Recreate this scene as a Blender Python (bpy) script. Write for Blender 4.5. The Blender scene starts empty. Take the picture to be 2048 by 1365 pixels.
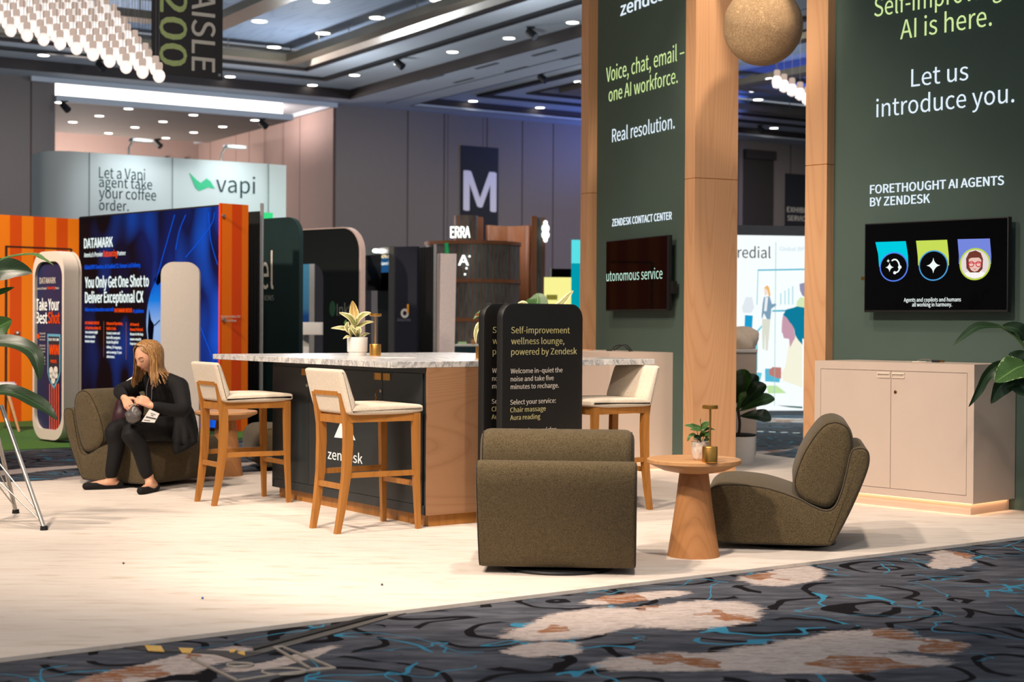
import bpy, bmesh, math, random, os
from mathutils import Vector, Matrix, Euler
random.seed(7)
PI = math.pi
D = bpy.data
SC = bpy.context.scene
COL = SC.collection

# ------------------------------------------------------------------ camera, world, lights
FPX, CAMH = 3100.0, 1.2
TH, RO = math.atan(34.5 / FPX), math.radians(.35)
cam = D.cameras.new('camera')
cam.sensor_width = 36.0
cam.lens = FPX / 2048 * 36.0
cam.dof.use_dof = True
cam.dof.focus_distance = 9.0
cam.dof.aperture_fstop = 3.2
cam.clip_end = 300
camo = D.objects.new('camera', cam)
camo.matrix_world = (Matrix.Translation((0, 0, CAMH)) @ Matrix.Rotation(PI / 2 - TH, 4, 'X') @ Matrix.Rotation(RO, 4, 'Z'))
COL.objects.link(camo)
SC.camera = camo
SC.view_settings.view_transform = 'Standard'
SC.view_settings.look = 'None'
SC.view_settings.exposure = 0.0
SC.view_settings.gamma = 1.0
SC.view_settings.use_curve_mapping = False
SC.cycles.max_bounces = 6
SC.cycles.sample_clamp_indirect = 4.0
world = D.worlds.new('hall_ambient')
SC.world = world
world.use_nodes = True
world.node_tree.nodes['Background'].inputs[0].default_value = (.80, .88, 1.0, 1)
world.node_tree.nodes['Background'].inputs[1].default_value = .34


def lamp(name, kind, loc, target, energy, col=(1, 1, 1), size=.3, angle=60, blend=.5, sy=None):
    l = D.lights.new(name, kind)
    l.energy = energy
    l.color = col
    if kind == 'SPOT':
        l.spot_size = math.radians(angle)
        l.spot_blend = blend
        l.shadow_soft_size = size
    elif kind == 'AREA':
        l.size = size
        if sy:
            l.shape = 'RECTANGLE'
            l.size_y = sy
    else:
        l.shadow_soft_size = size
    o = D.objects.new(name, l)
    o.location = loc
    d = Vector(target) - Vector(loc)
    if d.length > 0:
        o.rotation_euler = d.to_track_quat('-Z', 'Y').to_euler()
    COL.objects.link(o)
    return o


WARM = (1.0, .83, .68)
lamp('booth_spot', 'SPOT', (-2.6, 3.6, 6.2), (.9, 9.2, 0), 1720, WARM, .16, 43, .45)
lamp('booth_spot', 'SPOT', (-4.6, 6.2, 6.3), (-.4, 10.2, 0), 1150, WARM, .16, 66, .6)
lamp('booth_spot', 'SPOT', (1.2, 5.2, 6.4), (-.3, 9.4, 0), 860, WARM, .16, 60, .6)
lamp('booth_spot', 'SPOT', (-.6, 8.6, 6.4), (.9, 11.4, .2), 620, WARM, .16, 60, .6)
lamp('booth_spot', 'SPOT', (-3.9, 8.4, 6.0), (-2.6, 11.2, .4), 760, WARM, .16, 60, .6)
lamp('tower_spot', 'SPOT', (-3.2, 8.2, 6.2), (1.4, 13.0, 2.4), 560, (1, .76, .54), .2, 42, .6)
lamp('booth_spot', 'SPOT', (-4.6, 6.6, 4.8), (-2.75, 11.2, .5), 620, WARM, .14, 27, .6)  # extra lamp added to brighten the woman and her chair
lamp('rear_fill', 'SPOT', (2.2, 10.6, 6.2), (1.9, 14.4, .5), 620, WARM, .15, 44, .5)  # added fill for the counter and planter behind the wide column
lamp('stool_fill', 'SPOT', (1.2, 4.2, 3.4), (.8, 9.95, .85), 330, WARM, .1, 13, .6)  # unseen low lamp added to light the right stool's backrest
lamp('booth_spot', 'SPOT', (-3.6, 1.5, 6.2), (-2.1, 6.0, 0), 1250, WARM, .16, 50, .7)  # extra lamp added to brighten the front left of the cream carpet
lamp('globe_fill', 'SPOT', (-1.2, 6.2, 4.6), (1.95, 11.9, 3.4), 1050, WARM, .12, 17, .5)  # narrow fill added to brighten the woven globe
lamp('carpet_fill', 'SPOT', (.3, .6, 6.6), (1.6, 6.0, 0), 520, (1, .95, .9), .2, 48, .8)  # unseen lamp above the camera, added to lift the foreground carpet
lamp('aisle_sign_fill', 'SPOT', (-1.5, 12.5, 6.6), (-4.2, 20.8, 5.1), 950, (1, .95, .88), .15, 34, .5)  # added to brighten the hanging aisle sign
lamp('stand_fill', 'SPOT', (-.8, 15.5, 5.8), (-1.7, 21.0, 1.8), 1000, (1, .88, .8), .15, 56, .5)  # added fill for the stands in the middle distance
lamp('stand_fill', 'SPOT', (-6.8, 12.2, 5.6), (-5.2, 16.8, .9), 2600, (1, .84, .68), .15, 62, .6)  # added to brighten the orange striped wall and grass mat
lamp('stand_fill', 'SPOT', (-2.2, 13.2, 5.8), (-3.2, 17.0, 1.2), 620, (1, .86, .72), .15, 50, .6)  # further fill added on the orange end panel

# ------------------------------------------------------------------ photograph geometry
_c, _s = math.cos(RO), math.sin(RO)


def ray(px, py):
    x, y = (px - 1024) / FPX, -(py - 682.5) / FPX
    x, y = x * _c - y * _s, x * _s + y * _c
    return Vector((x, math.cos(TH) + y * math.sin(TH), -math.sin(TH) + y * math.cos(TH)))


EYE = Vector((0, 0, CAMH))


def at(px, py, Y):
    d = ray(px, py)
    return EYE + d * (Y / d.y)


def flo(px, py, z=0.0):
    d = ray(px, py)
    return EYE + d * ((z - CAMH) / d.z)


def hit(px, py, o, n):
    d = ray(px, py)
    return EYE + d * ((Vector(o) - EYE).dot(n) / d.dot(n))


# ------------------------------------------------------------------ materials
def lin(v):
    v /= 255.0
    return v / 12.92 if v <= .04045 else ((v + .055) / 1.055) ** 2.4


def rgb(r, g, b):
    return (lin(r), lin(g), lin(b), 1)


class NT:
    """a small wrapper for building node trees"""

    def __init__(s, name):
        s.m = D.materials.new(name)
        s.m.use_nodes = True
        s.t = s.m.node_tree
        s.b = s.t.nodes['Principled BSDF']

    def n(s, typ, ins=None, **kw):
        nd = s.t.nodes.new(typ)
        for k, v in kw.items():
            setattr(nd, k, v)
        for k, v in (ins or {}).items():
            s.set(nd.inputs[k], v)
        return nd

    def set(s, sock, v):
        if isinstance(v, bpy.types.NodeSocket):
            s.t.links.new(v, sock)
        else:
            sock.default_value = v

    def math(s, op, a, b=None, clamp=False):
        nd = s.t.nodes.new('ShaderNodeMath')
        nd.operation = op
        nd.use_clamp = clamp
        s.set(nd.inputs[0], a)
        if b is not None:
            s.set(nd.inputs[1], b)
        return nd.outputs[0]

    def coord(s, scale=(1, 1, 1), loc=(0, 0, 0), rot=(0, 0, 0), which='Object'):
        tc = s.n('ShaderNodeTexCoord')
        mp = s.n('ShaderNodeMapping', {'Vector': tc.outputs[which], 'Scale': scale, 'Location': loc, 'Rotation': rot})
        return mp.outputs[0]

    def noise(s, vec, scale, detail=2, rough=.5, dist=0.0):
        nd = s.n('ShaderNodeTexNoise', {'Vector': vec, 'Scale': scale, 'Detail': detail, 'Roughness': rough, 'Distortion': dist})
        return nd.outputs['Fac']

    def ramp(s, fac, stops, interp='LINEAR'):
        nd = s.n('ShaderNodeValToRGB', {'Fac': fac})
        cr = nd.color_ramp
        cr.interpolation = interp
        while len(cr.elements) < len(stops):
            cr.elements.new(.5)
        for e, (p, c) in zip(cr.elements, stops):
            e.position = p
            e.color = c if len(c) == 4 else (*c, 1)
        return nd.outputs[0]

    def mix(s, fac, a, b, blend='MIX'):
        nd = s.n('ShaderNodeMix', data_type='RGBA', blend_type=blend)
        s.set(nd.inputs[0], fac)
        s.set(nd.inputs[6], a)
        s.set(nd.inputs[7], b)
        return nd.outputs[2]

    def bump(s, h, strength=.3, dist=.01):
        nd = s.n('ShaderNodeBump', {'Height': h, 'Strength': strength, 'Distance': dist})
        s.set(s.b.inputs['Normal'], nd.outputs[0])

    def out(s, col=None, rough=None, metal=None, emit=None, es=None, spec=None):
        I = s.b.inputs
        for k, v in (('Base Color', col), ('Roughness', rough), ('Metallic', metal), ('Emission Color', emit),
                     ('Emission Strength', es), ('Specular IOR Level', spec)):
            if v is not None:
                s.set(I[k], v)
        return s.m


def M(name, col, rough=.5, metal=0.0, spec=.4, var=.06, scale=30.0, bump=0.0):
    """plain finish with a little natural variation"""
    t = NT(name)
    f = t.noise(t.coord(), scale, 3)
    a = tuple(min(1, c * (1 - var)) for c in col[:3]) + (1,)
    b = tuple(min(1, c * (1 + var)) for c in col[:3]) + (1,)
    c = t.ramp(f, [(.3, a), (.7, b)])
    if bump:
        t.bump(f, bump, .002)
    return t.out(c, rough, metal, spec=spec)


def glow(name, col, strength=1.0, sample=True):
    t = NT(name)
    m = t.out((0, 0, 0, 1), .6, 0, col, strength, .0)
    if not sample:
        m.cycles.emission_sampling = 'NONE'
    return m


def wood(name, base, dark, axis='Z', ring=9.0, rough=.5, fine=.35):
    t = NT(name)
    st = {'Z': (1, 1, .13), 'Y': (1, .13, 1), 'X': (.13, 1, 1)}[axis]
    v = t.coord(st)
    warp = t.noise(v, 2.2, 3)
    w = t.n('ShaderNodeTexNoise', {'Vector': v, 'Scale': 1.6, 'Detail': 1.0, 'Distortion': .3}).outputs['Fac']
    ringv = t.math('FRACT', t.math('ADD', t.math('MULTIPLY', w, ring * 2.2), t.math('MULTIPLY', warp, 1.2)))
    tri = t.math('ABSOLUTE', t.math('SUBTRACT', ringv, .5))
    line = t.ramp(tri, [(.0, (0, 0, 0)), (.08, (.55, .55, .55)), (.3, (1, 1, 1))])
    fv = t.coord({'Z': (60, 60, 2), 'Y': (60, 2, 60), 'X': (2, 60, 60)}[axis])
    fi = t.noise(fv, 3.0, 3)
    c1 = t.mix(t.math('ADD', t.math('MULTIPLY', t.math('MULTIPLY', line, 1.0), .55), .45), dark, base)
    c2 = t.mix(t.math('MULTIPLY', fi, fine), c1, dark)
    t.bump(fi, .08, .001)
    return t.out(c2, rough, spec=.3)


def fabric(name, c1, c2, sc=420.0, rough=.95):
    t = NT(name)
    v = t.coord()
    f = t.noise(v, sc, 2, .7)
    g = t.noise(v, sc * .13, 3, .6)
    mixf = t.math('ADD', t.math('MULTIPLY', f, .92), t.math('MULTIPLY', g, .08))
    c = t.ramp(mixf, [(.38, c1), (.62, c2)])
    t.bump(f, .5, .003)
    m = t.out(c, rough, spec=.1)
    t.b.inputs['Sheen Weight'].default_value = .12
    return m


def carpet_mat():
    t = NT('patterned_carpet')
    base = t.coord()
    wn = t.n('ShaderNodeTexNoise', {'Vector': base, 'Scale': 1.1, 'Detail': 3.0})
    off = t.n('ShaderNodeVectorMath', {0: wn.outputs['Color'], 1: (.5, .5, .5)}, operation='SUBTRACT')
    sc = t.n('ShaderNodeVectorMath', {0: off.outputs[0], 'Scale': .55}, operation='SCALE')
    wv = t.n('ShaderNodeVectorMath', {0: base, 1: sc.outputs[0]}, operation='ADD').outputs[0]
    streakv = t.coord((1.2, 5.0, 1), rot=(0, 0, -.5))
    # ground: slate greys brushed together
    g = t.noise(streakv, 3.0, 5, .65)
    col = t.ramp(g, [(.3, rgb(56, 58, 66)), (.5, rgb(84, 86, 94)), (.7, rgb(112, 114, 122))])
    # dark teal patches
    tl = t.noise(base, .9, 2)
    col = t.mix(t.ramp(tl, [(.52, (0, 0, 0)), (.6, (.55, .55, .55))]), col, rgb(26, 44, 58))
    # black fan strokes: broken rings round scattered centres
    vor = t.n('ShaderNodeTexVoronoi', {'Vector': wv, 'Scale': 1.5}, feature='F1')
    rings = t.math('FRACT', t.math('MULTIPLY', vor.outputs['Distance'], 4.6))
    rl = t.math('LESS_THAN', t.math('ABSOLUTE', t.math('SUBTRACT', rings, .5)), .11)
    msk = t.math('GREATER_THAN', t.noise(base, 2.6, 1), .43)
    col = t.mix(t.math('MULTIPLY', rl, msk), col, rgb(24, 22, 26))
    # cyan rivulets: contour lines of a soft field
    n1 = t.noise(wv, 1.1, 2, .45, .6)
    c1 = t.math('LESS_THAN', t.math('ABSOLUTE', t.math('SUBTRACT', n1, .5)), .0048)
    n2 = t.noise(t.coord(loc=(7, 3, 0)), 1.5, 3, .5, .8)
    c2 = t.math('LESS_THAN', t.math('ABSOLUTE', t.math('SUBTRACT', n2, .52)), .0055)
    m2 = t.math('GREATER_THAN', t.noise(base, 1.3, 1), .5)
    cy = t.math('MAXIMUM', t.math('MULTIPLY', c1, msk), t.math('MULTIPLY', c2, m2))
    col = t.mix(cy, col, rgb(62, 140, 172))
    # cream petals with rust rims
    petals = [(1175, 1252, .42, .22, .3), (1385, 1235, .40, .25, .1), (1560, 1148, .40, .16, .4), (1650, 1290, .50, .22, .05),
              (1530, 1330, .62, .2, -.5), (1115, 1305, .16, .12, 0), (1840, 1290, .17, .16, .2), (1900, 1120, .3, .10, .6),
              (300, 1352, .5, .14, .4), (560, 1322, .30, .05, .3), (30, 945, .9, .18, .3), (190, 958, .7, .16, .3), (470, 930, .5, .14, .3),
              (1530, 905, .5, .1, .2), (1270, 1200, .3, .09, .1)]
    best = None
    sep = t.n('ShaderNodeSeparateXYZ', {0: wv})
    for px, py, rx, ry, a in petals:
        p = flo(px, py)
        a += math.radians(35)
        dx = t.math('SUBTRACT', sep.outputs[0], p.x)
        dy = t.math('SUBTRACT', sep.outputs[1], p.y)
        u = t.math('ADD', t.math('MULTIPLY', dx, math.cos(a) / rx), t.math('MULTIPLY', dy, math.sin(a) / rx))
        v = t.math('ADD', t.math('MULTIPLY', dx, -math.sin(a) / ry), t.math('MULTIPLY', dy, math.cos(a) / ry))
        r = t.math('ADD', t.math('MULTIPLY', u, u), t.math('MULTIPLY', v, v))
        best = r if best is None else t.math('MINIMUM', best, r)
    # petals of the same carpet elsewhere in the hall
    far = t.n('ShaderNodeTexVoronoi', {'Vector': wv, 'Scale': .42}, feature='F1')
    fard = t.math('MULTIPLY', t.math('POWER', far.outputs['Distance'], 2.0), 14.0)
    wpos = t.n('ShaderNodeSeparateXYZ', {0: base})
    isfar = t.math('GREATER_THAN', wpos.outputs[1], 12.2)
    fard = t.math('ADD', fard, t.math('MULTIPLY', t.math('SUBTRACT', 1.0, isfar), 9.0))
    best = t.math('MINIMUM', best, fard)
    streak2 = t.noise(t.coord((1.5, 9, 1), rot=(0, 0, -.55)), 6.0, 4, .7)
    edge = t.math('ADD', best, t.math('MULTIPLY', t.math('SUBTRACT', streak2, .5), 1.9))
    inside = t.math('LESS_THAN', edge, .92)
    pc = t.ramp(streak2, [(.3, rgb(140, 126, 122)), (.4, rgb(190, 176, 168)), (.56, rgb(218, 204, 196))])
    fine = t.noise(t.coord((3, 16, 1), rot=(0, 0, -.5)), 9.0, 4, .75)
    pc = t.mix(t.ramp(fine, [(.5, (0, 0, 0)), (.62, (.7, .7, .7))]), pc, rgb(142, 126, 124))
    rust = t.math('MULTIPLY', t.math('GREATER_THAN', t.noise(t.coord(loc=(3, 1, 0)), 2.1, 3), .57), t.math('GREATER_THAN', streak2, .46))
    pc = t.mix(rust, pc, rgb(158, 106, 72))
    col = t.mix(inside, col, pc)
    pile = t.noise(base, 260, 2, .8)
    col = t.mix(t.math('MULTIPLY', pile, .5), col, t.mix(.6, col, (0, 0, 0, 1)))
    t.bump(pile, .6, .006)
    return t.out(col, .95, spec=.1)


def stripes_mat(name, ca, cb, pitch, axis=1, rough=.5):
    t = NT(name)
    sp = t.n('ShaderNodeSeparateXYZ', {0: t.coord()})
    f = t.math('FRACT', t.math('MULTIPLY', sp.outputs[axis], 1 / pitch))
    return t.out(t.mix(t.math('GREATER_THAN', f, .5), ca, cb), rough, spec=.2)


def panelled_mat(name, col, pitch, joint, axis=0, rough=.8):
    """tall fabric wall panels with thin upright joints"""
    t = NT(name)
    sp = t.n('ShaderNodeSeparateXYZ', {0: t.coord()})
    x = t.math('MULTIPLY', sp.outputs[axis], 1 / pitch)
    f = t.math('FRACT', t.math('ADD', x, t.math('MULTIPLY', t.math('SINE', t.math('FLOOR', x)), .12)))
    j = t.math('LESS_THAN', f, .035)
    v = t.noise(t.coord((14, 14, .5)), 6, 3, .7)
    c = t.mix(v, tuple(k * .82 for k in col[:3]) + (1,), tuple(k * 1.12 for k in col[:3]) + (1,))
    return t.out(t.mix(j, c, joint), rough, spec=.2)


def marble_mat():
    t = NT('white_marble')
    v = t.coord((1, 1.8, 1), rot=(0, 0, .6))
    n1 = t.noise(v, 4.5, 6, .62, 1.6)
    vein = t.math('ABSOLUTE', t.math('SUBTRACT', n1, .5))
    vein2 = t.math('ABSOLUTE', t.math('SUBTRACT', t.noise(t.coord((2, 1, 2), loc=(3, 3, 1)), 9, 5, .6, 1.2), .5))
    c = t.ramp(vein, [(.0, rgb(150, 150, 150)), (.03, rgb(205, 203, 200)), (.13, rgb(228, 225, 220))])
    c = t.mix(t.ramp(vein2, [(0, (.7, .7, .7)), (.025, (0, 0, 0))]), c, rgb(140, 139, 140))
    return t.out(c, .22, spec=.5)


MAT = {}
MAT['carpet'] = carpet_mat()


def rug_mat():
    t = NT('cream_carpet')
    v = t.coord((2.2, 9, 1), rot=(0, 0, -.35))
    f = t.noise(v, 1.6, 4, .6)
    p = t.noise(t.coord(), 240, 2, .8)
    c = t.ramp(f, [(.28, rgb(205, 190, 172)), (.45, rgb(224, 213, 202)), (.7, rgb(231, 222, 212))])
    c = t.mix(t.math('MULTIPLY', p, .25), c, rgb(180, 160, 140))
    t.bump(p, .5, .006)
    return t.out(c, .95, spec=.08)


MAT['rug'] = rug_mat()
MAT['marble'] = marble_mat()
MAT['oak'] = wood('pale_oak_veneer', rgb(204, 158, 116), rgb(182, 132, 92), 'Z', 22)
MAT['oak_h'] = wood('oak_end_panel', rgb(166, 124, 90), rgb(140, 100, 70), 'X', 22)
MAT['table_oak'] = wood('oak_table', rgb(182, 128, 80), rgb(158, 104, 60), 'Z', 16)
MAT['top_oak'] = wood('oak_table_top', rgb(202, 152, 104), rgb(180, 130, 84), 'X', 14)
MAT['stool_oak'] = wood('honey_oak', rgb(178, 120, 56), rgb(146, 92, 38), 'Z', 14, .38)
MAT['cream'] = fabric('cream_boucle', rgb(206, 190, 168), rgb(232, 220, 202), 260)
MAT['olive'] = fabric('olive_tweed', rgb(54, 45, 31), rgb(110, 96, 70), 330)
MAT['piping'] = M('dark_piping', rgb(48, 40, 30), .9)
MAT['black'] = M('matt_black', rgb(22, 22, 23), .55)
MAT['black_sign'] = M('black_sign_board', rgb(17, 16, 15), .5)
MAT['dark_door'] = M('charcoal_green_lacquer', rgb(38, 44, 46), .42)
MAT['gold'] = M('brushed_brass', rgb(232, 170, 84), .3, 1.0)
MAT['brass_dark'] = M('antique_brass', rgb(160, 112, 52), .26, 1.0)
MAT['steel'] = M('brushed_steel', rgb(170, 168, 164), .35, .9)
MAT['green_wall'] = M('sage_green_fabric', rgb(70, 88, 80), .8, var=.03, scale=4)
MAT['cab'] = M('greige_lacquer', rgb(196, 178, 164), .45, var=.02, scale=4)
MAT['cab_lip'] = M('pale_pull', rgb(226, 214, 196), .4)
MAT['led'] = glow('warm_strip_light', (1, .55, .28, 1), 14)
MAT['white'] = M('white_plastic', rgb(222, 218, 212), .4, var=.02)
MAT['white_text'] = M('white_vinyl', rgb(244, 246, 246), .5, var=.01)
MAT['backlit_white'] = glow('backlit_white_letter', rgb(226, 240, 250), 1.0, False)
MAT['backlit_green'] = glow('backlit_green_letter', rgb(208, 232, 158), 1.0, False)
MAT['green_text'] = M('pale_green_vinyl', rgb(214, 240, 150), .5, var=.01)
MAT['gold_text'] = M('khaki_vinyl', rgb(186, 178, 126), .5, var=.01)
MAT['tan_text'] = M('pale_vinyl', rgb(206, 198, 186), .5, var=.01)
MAT['screen'] = M('dark_glass_screen', rgb(8, 8, 10), .03, spec=.03)
MAT['lit_white'] = glow('lit_white', (.9, 1, .97, 1), 1.0, False)
MAT['lit_cyan'] = glow('lit_cyan', rgb(0, 205, 225), 1.0, False)
MAT['lit_lime'] = glow('lit_lime', rgb(205, 226, 90), .95, False)
MAT['lit_violet'] = glow('lit_violet', rgb(120, 138, 226), .95, False)
MAT['lit_blue'] = glow('lit_blue', rgb(20, 90, 235), .9, False)
MAT['lit_orange'] = glow('lit_orange', rgb(250, 80, 20), .9, False)
MAT['downlight'] = glow('downlight_glow', (1, .96, .88, 1), 9, False)
MAT['soil'] = M('dark_soil', rgb(30, 24, 20), .95, var=.3, scale=200)
MAT['stem'] = M('green_stem', rgb(60, 84, 40), .6)
MAT['bark'] = M('brown_bark', rgb(60, 46, 34), .85, var=.2)


def leaf_mat(name, ca, cb, edge=None, ew=.72, rough=.35):
    """leaf: UV x across (0..1), y along"""
    t = NT(name)
    uv = t.n('ShaderNodeTexCoord').outputs['UV']
    sp = t.n('ShaderNodeSeparateXYZ', {0: uv})
    ax = t.math('ABSOLUTE', t.math('MULTIPLY', t.math('SUBTRACT', sp.outputs[0], .5), 2.0))
    veins = t.math('FRACT', t.math('ADD', t.math('MULTIPLY', sp.outputs[1], 16.0), t.math('MULTIPLY', ax, -3.0)))
    f = t.noise(t.coord(), 40, 3)
    c = t.mix(t.math('ADD', t.math('MULTIPLY', veins, .45), t.math('MULTIPLY', f, .5)), ca, cb)
    rib = t.math('LESS_THAN', ax, .05)
    c = t.mix(t.math('MULTIPLY', rib, .6), c, tuple(min(1, k * 2.2) for k in cb[:3]) + (1,))
    if edge:
        e = t.math('ADD', ax, t.math('MULTIPLY', t.math('SUBTRACT', t.noise(t.coord(), 60, 2), .5), .7))
        c = t.mix(t.math('GREATER_THAN', e, ew), c, edge)
    t.bump(veins, .25, .004)
    return t.out(c, rough, spec=.45)


MAT['leaf_dark'] = leaf_mat('dark_green_leaf', rgb(24, 40, 24), rgb(48, 72, 42))
MAT['leaf_mid'] = leaf_mat('mid_green_leaf', rgb(34, 66, 28), rgb(74, 116, 50))
MAT['leaf_var'] = leaf_mat('cream_edged_leaf', rgb(112, 118, 66), rgb(160, 158, 100), rgb(230, 214, 170), .6, .45)
MAT['leaf_gold'] = leaf_mat('golden_leaf', rgb(150, 116, 58), rgb(190, 160, 92), rgb(226, 200, 140), .8, .45)
MAT['leaf_bright'] = leaf_mat('bright_green_leaf', rgb(48, 80, 38), rgb(88, 122, 66), rgb(160, 186, 130), .96, .4)


# ------------------------------------------------------------------ mesh building
class MB:
    def __init__(s):
        s.bm = bmesh.new()
        s.uv = None
        s.mi = 0

    def _faces(s, vs, faces):
        out = []
        for f in faces:
            try:
                fc = s.bm.faces.new([vs[i] for i in f])
                fc.material_index = s.mi
                out.append(fc)
            except ValueError:
                pass
        return out

    def box(s, lo, hi, bev=0.0, M_=None, seg=2):
        lo, hi = Vector(lo), Vector(hi)
        b = bmesh.new()
        bmesh.ops.create_cube(b, size=1.0)
        for v in b.verts:
            v.co = Vector((lo[i] + (v.co[i] + .5) * (hi[i] - lo[i]) for i in range(3)))
        if bev:
            bmesh.ops.bevel(b, geom=b.edges[:], offset=bev, segments=seg, profile=.6, affect='EDGES')
        s.merge(b, M_)
        return s

    def merge(s, b, M_=None):
        b.verts.ensure_lookup_table()
        mp = {}
        for v in b.verts:
            mp[v] = s.bm.verts.new(M_ @ v.co if M_ is not None else v.co)
        for f in b.faces:
            try:
                fc = s.bm.faces.new([mp[v] for v in f.verts])
                fc.material_index = s.mi
            except ValueError:
                pass
        b.free()

    def lathe(s, prof, n=28, c=(0, 0, 0), M_=None):
        c = Vector(c)
        rows = []
        for r, z in prof:
            if r < 1e-6:
                rows.append([Vector((0, 0, z)) + c])
            else:
                rows.append([Vector((r * math.cos(2 * PI * k / n), r * math.sin(2 * PI * k / n), z)) + c for k in range(n)])
        vr = [[s.bm.verts.new(M_ @ p if M_ is not None else p) for p in row] for row in rows]
        for a, b in zip(vr, vr[1:]):
            for k in range(n):
                k2 = (k + 1) % n
                q = [a[k % len(a)], a[k2 % len(a)], b[k2 % len(b)], b[k % len(b)]]
                u = []
                for v in q:
                    if v not in u:
                        u.append(v)
                if len(u) > 2:
                    try:
                        s.bm.faces.new(u).material_index = s.mi
                    except ValueError:
                        pass
        return s

    def tube(s, pts, r, n=8, caps=True, flat=1.0):
        pts = [Vector(p) for p in pts]
        rr = r if isinstance(r, (list, tuple)) else [r] * len(pts)
        rows = []
        side = None
        for i, p in enumerate(pts):
            t = (pts[min(i + 1, len(pts) - 1)] - pts[max(i - 1, 0)])
            t = t.normalized() if t.length > 1e-9 else Vector((0, 0, 1))
            if side is None:
                side = t.orthogonal().normalized()
            side = (side - t * side.dot(t))
            side = side.normalized() if side.length > 1e-6 else t.orthogonal().normalized()
            b = t.cross(side)
            rows.append([s.bm.verts.new(p + (side * math.cos(2 * PI * k / n) + b * math.sin(2 * PI * k / n) * flat) * rr[i]) for k in range(n)])
        for a, b in zip(rows, rows[1:]):
            for k in range(n):
                s._faces([a[k], a[(k + 1) % n], b[(k + 1) % n], b[k]], [(0, 1, 2, 3)])
        if caps:
            s._faces(rows[0][::-1], [tuple(range(n))])
            s._faces(rows[-1], [tuple(range(n))])
        return s

    def cyl(s, a, b, r, r2=None, n=16):
        return s.tube([a, b], [r, r if r2 is None else r2], n)

    def sweep(s, pts, sizes, xdir=(1, 0, 0), ydir=(0, 1, 0)):
        """rectangular section along an upright path; sizes = (sx, sy) per point"""
        xd, yd = Vector(xdir), Vector(ydir)
        rows = []
        for p, (a, b) in zip(pts, sizes):
            p = Vector(p)
            rows.append([s.bm.verts.new(p + xd * (i * a / 2) + yd * (j * b / 2)) for i, j in ((-1, -1), (1, -1), (1, 1), (-1, 1))])
        for a, b in zip(rows, rows[1:]):
            for k in range(4):
                s._faces([a[k], a[(k + 1) % 4], b[(k + 1) % 4], b[k]], [(0, 1, 2, 3)])
        s._faces(rows[0][::-1], [(0, 1, 2, 3)])
        s._faces(rows[-1], [(0, 1, 2, 3)])
        return s

    def sphere(s, c, r, n=16, sc=(1, 1, 1), M_=None):
        b = bmesh.new()
        bmesh.ops.create_uvsphere(b, u_segments=n, v_segments=max(6, n * 2 // 3), radius=r)
        for v in b.verts:
            v.co = Vector((v.co.x * sc[0], v.co.y * sc[1], v.co.z * sc[2])) + Vector(c)
        s.merge(b, M_)
        return s

    def prism(s, poly, d0, d1, M_):
        """2-D outline in the x/y of M_, extruded along its z"""
        a = [s.bm.verts.new(M_ @ Vector((x, y, d0))) for x, y in poly]
        b = [s.bm.verts.new(M_ @ Vector((x, y, d1))) for x, y in poly]
        n = len(poly)
        s._faces(a[::-1], [tuple(range(n))])
        s._faces(b, [tuple(range(n))])
        for k in range(n):
            s._faces([a[k], a[(k + 1) % n], b[(k + 1) % n], b[k]], [(0, 1, 2, 3)])
        return s

    def quad(s, *p):
        s._faces([s.bm.verts.new(Vector(q)) for q in p], [tuple(range(len(p)))])
        return s

    def grid(s, rows, uv=True):
        if uv and s.uv is None:
            s.uv = s.bm.loops.layers.uv.new('UVMap')
        vr = [[s.bm.verts.new(Vector(p)) for p in r] for r in rows]
        nu, nv = len(rows[0]) - 1, len(rows) - 1
        for j in range(nv):
            for i in range(nu):
                try:
                    f = s.bm.faces.new([vr[j][i], vr[j][i + 1], vr[j + 1][i + 1], vr[j + 1][i]])
                except ValueError:
                    continue
                f.material_index = s.mi
                if uv:
                    for l, (a, b) in zip(f.loops, ((i, j), (i + 1, j), (i + 1, j + 1), (i, j + 1))):
                        l[s.uv].uv = (a / nu, b / nv)
        return s

    def build(s, name, mat, parent=None, smooth=35, label=None):
        bmesh.ops.recalc_face_normals(s.bm, faces=s.bm.faces[:])
        me = D.meshes.new(name)
        s.bm.to_mesh(me)
        s.bm.free()
        for m in (mat if isinstance(mat, (list, tuple)) else [mat]):
            me.materials.append(MAT[m] if isinstance(m, str) else m)
        if smooth:
            for p in me.polygons:
                p.use_smooth = True
            me.set_sharp_from_angle(angle=math.radians(smooth))
        o = D.objects.new(name, me)
        COL.objects.link(o)
        if parent is not None:
            o.parent = parent
        if label:
            o['label'] = label
        return o


def tag(o, label, cat, group=None, kind=None):
    o['label'] = label
    o['category'] = cat
    if group:
        o['group'] = group
    if kind:
        o['kind'] = kind
    return o


ROOTM = {}


def thing(name, label, cat, loc=(0, 0, 0), rz=0.0, group=None):
    o = D.objects.new(name, None)
    o.empty_display_size = .1
    COL.objects.link(o)
    o.location = loc
    o.rotation_euler = (0, 0, math.radians(rz))
    ROOTM[o.name] = Matrix.Translation(Vector(loc)) @ Matrix.Rotation(math.radians(rz), 4, 'Z')
    return tag(o, label, cat, group)


def inv(o):
    return ROOTM[o.name].inverted()


def copy_tree(root, loc, rz, label, group=None):
    def cp(o, par):
        c = o.copy()
        COL.objects.link(c)
        c.parent = par
        for ch in list(o.children):
            cp(ch, c)
        return c
    r = cp(root, None)
    r.location = loc
    r.rotation_euler = (0, 0, math.radians(rz))
    ROOTM[r.name] = Matrix.Translation(Vector(loc)) @ Matrix.Rotation(math.radians(rz), 4, 'Z')
    r['label'] = label
    if group:
        r['group'] = group
    return r


def struct(name, mb, mat, label, cat, smooth=35, parent=None):
    return tag(mb.build(name, mat, parent, smooth), label, cat, kind='structure')


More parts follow.
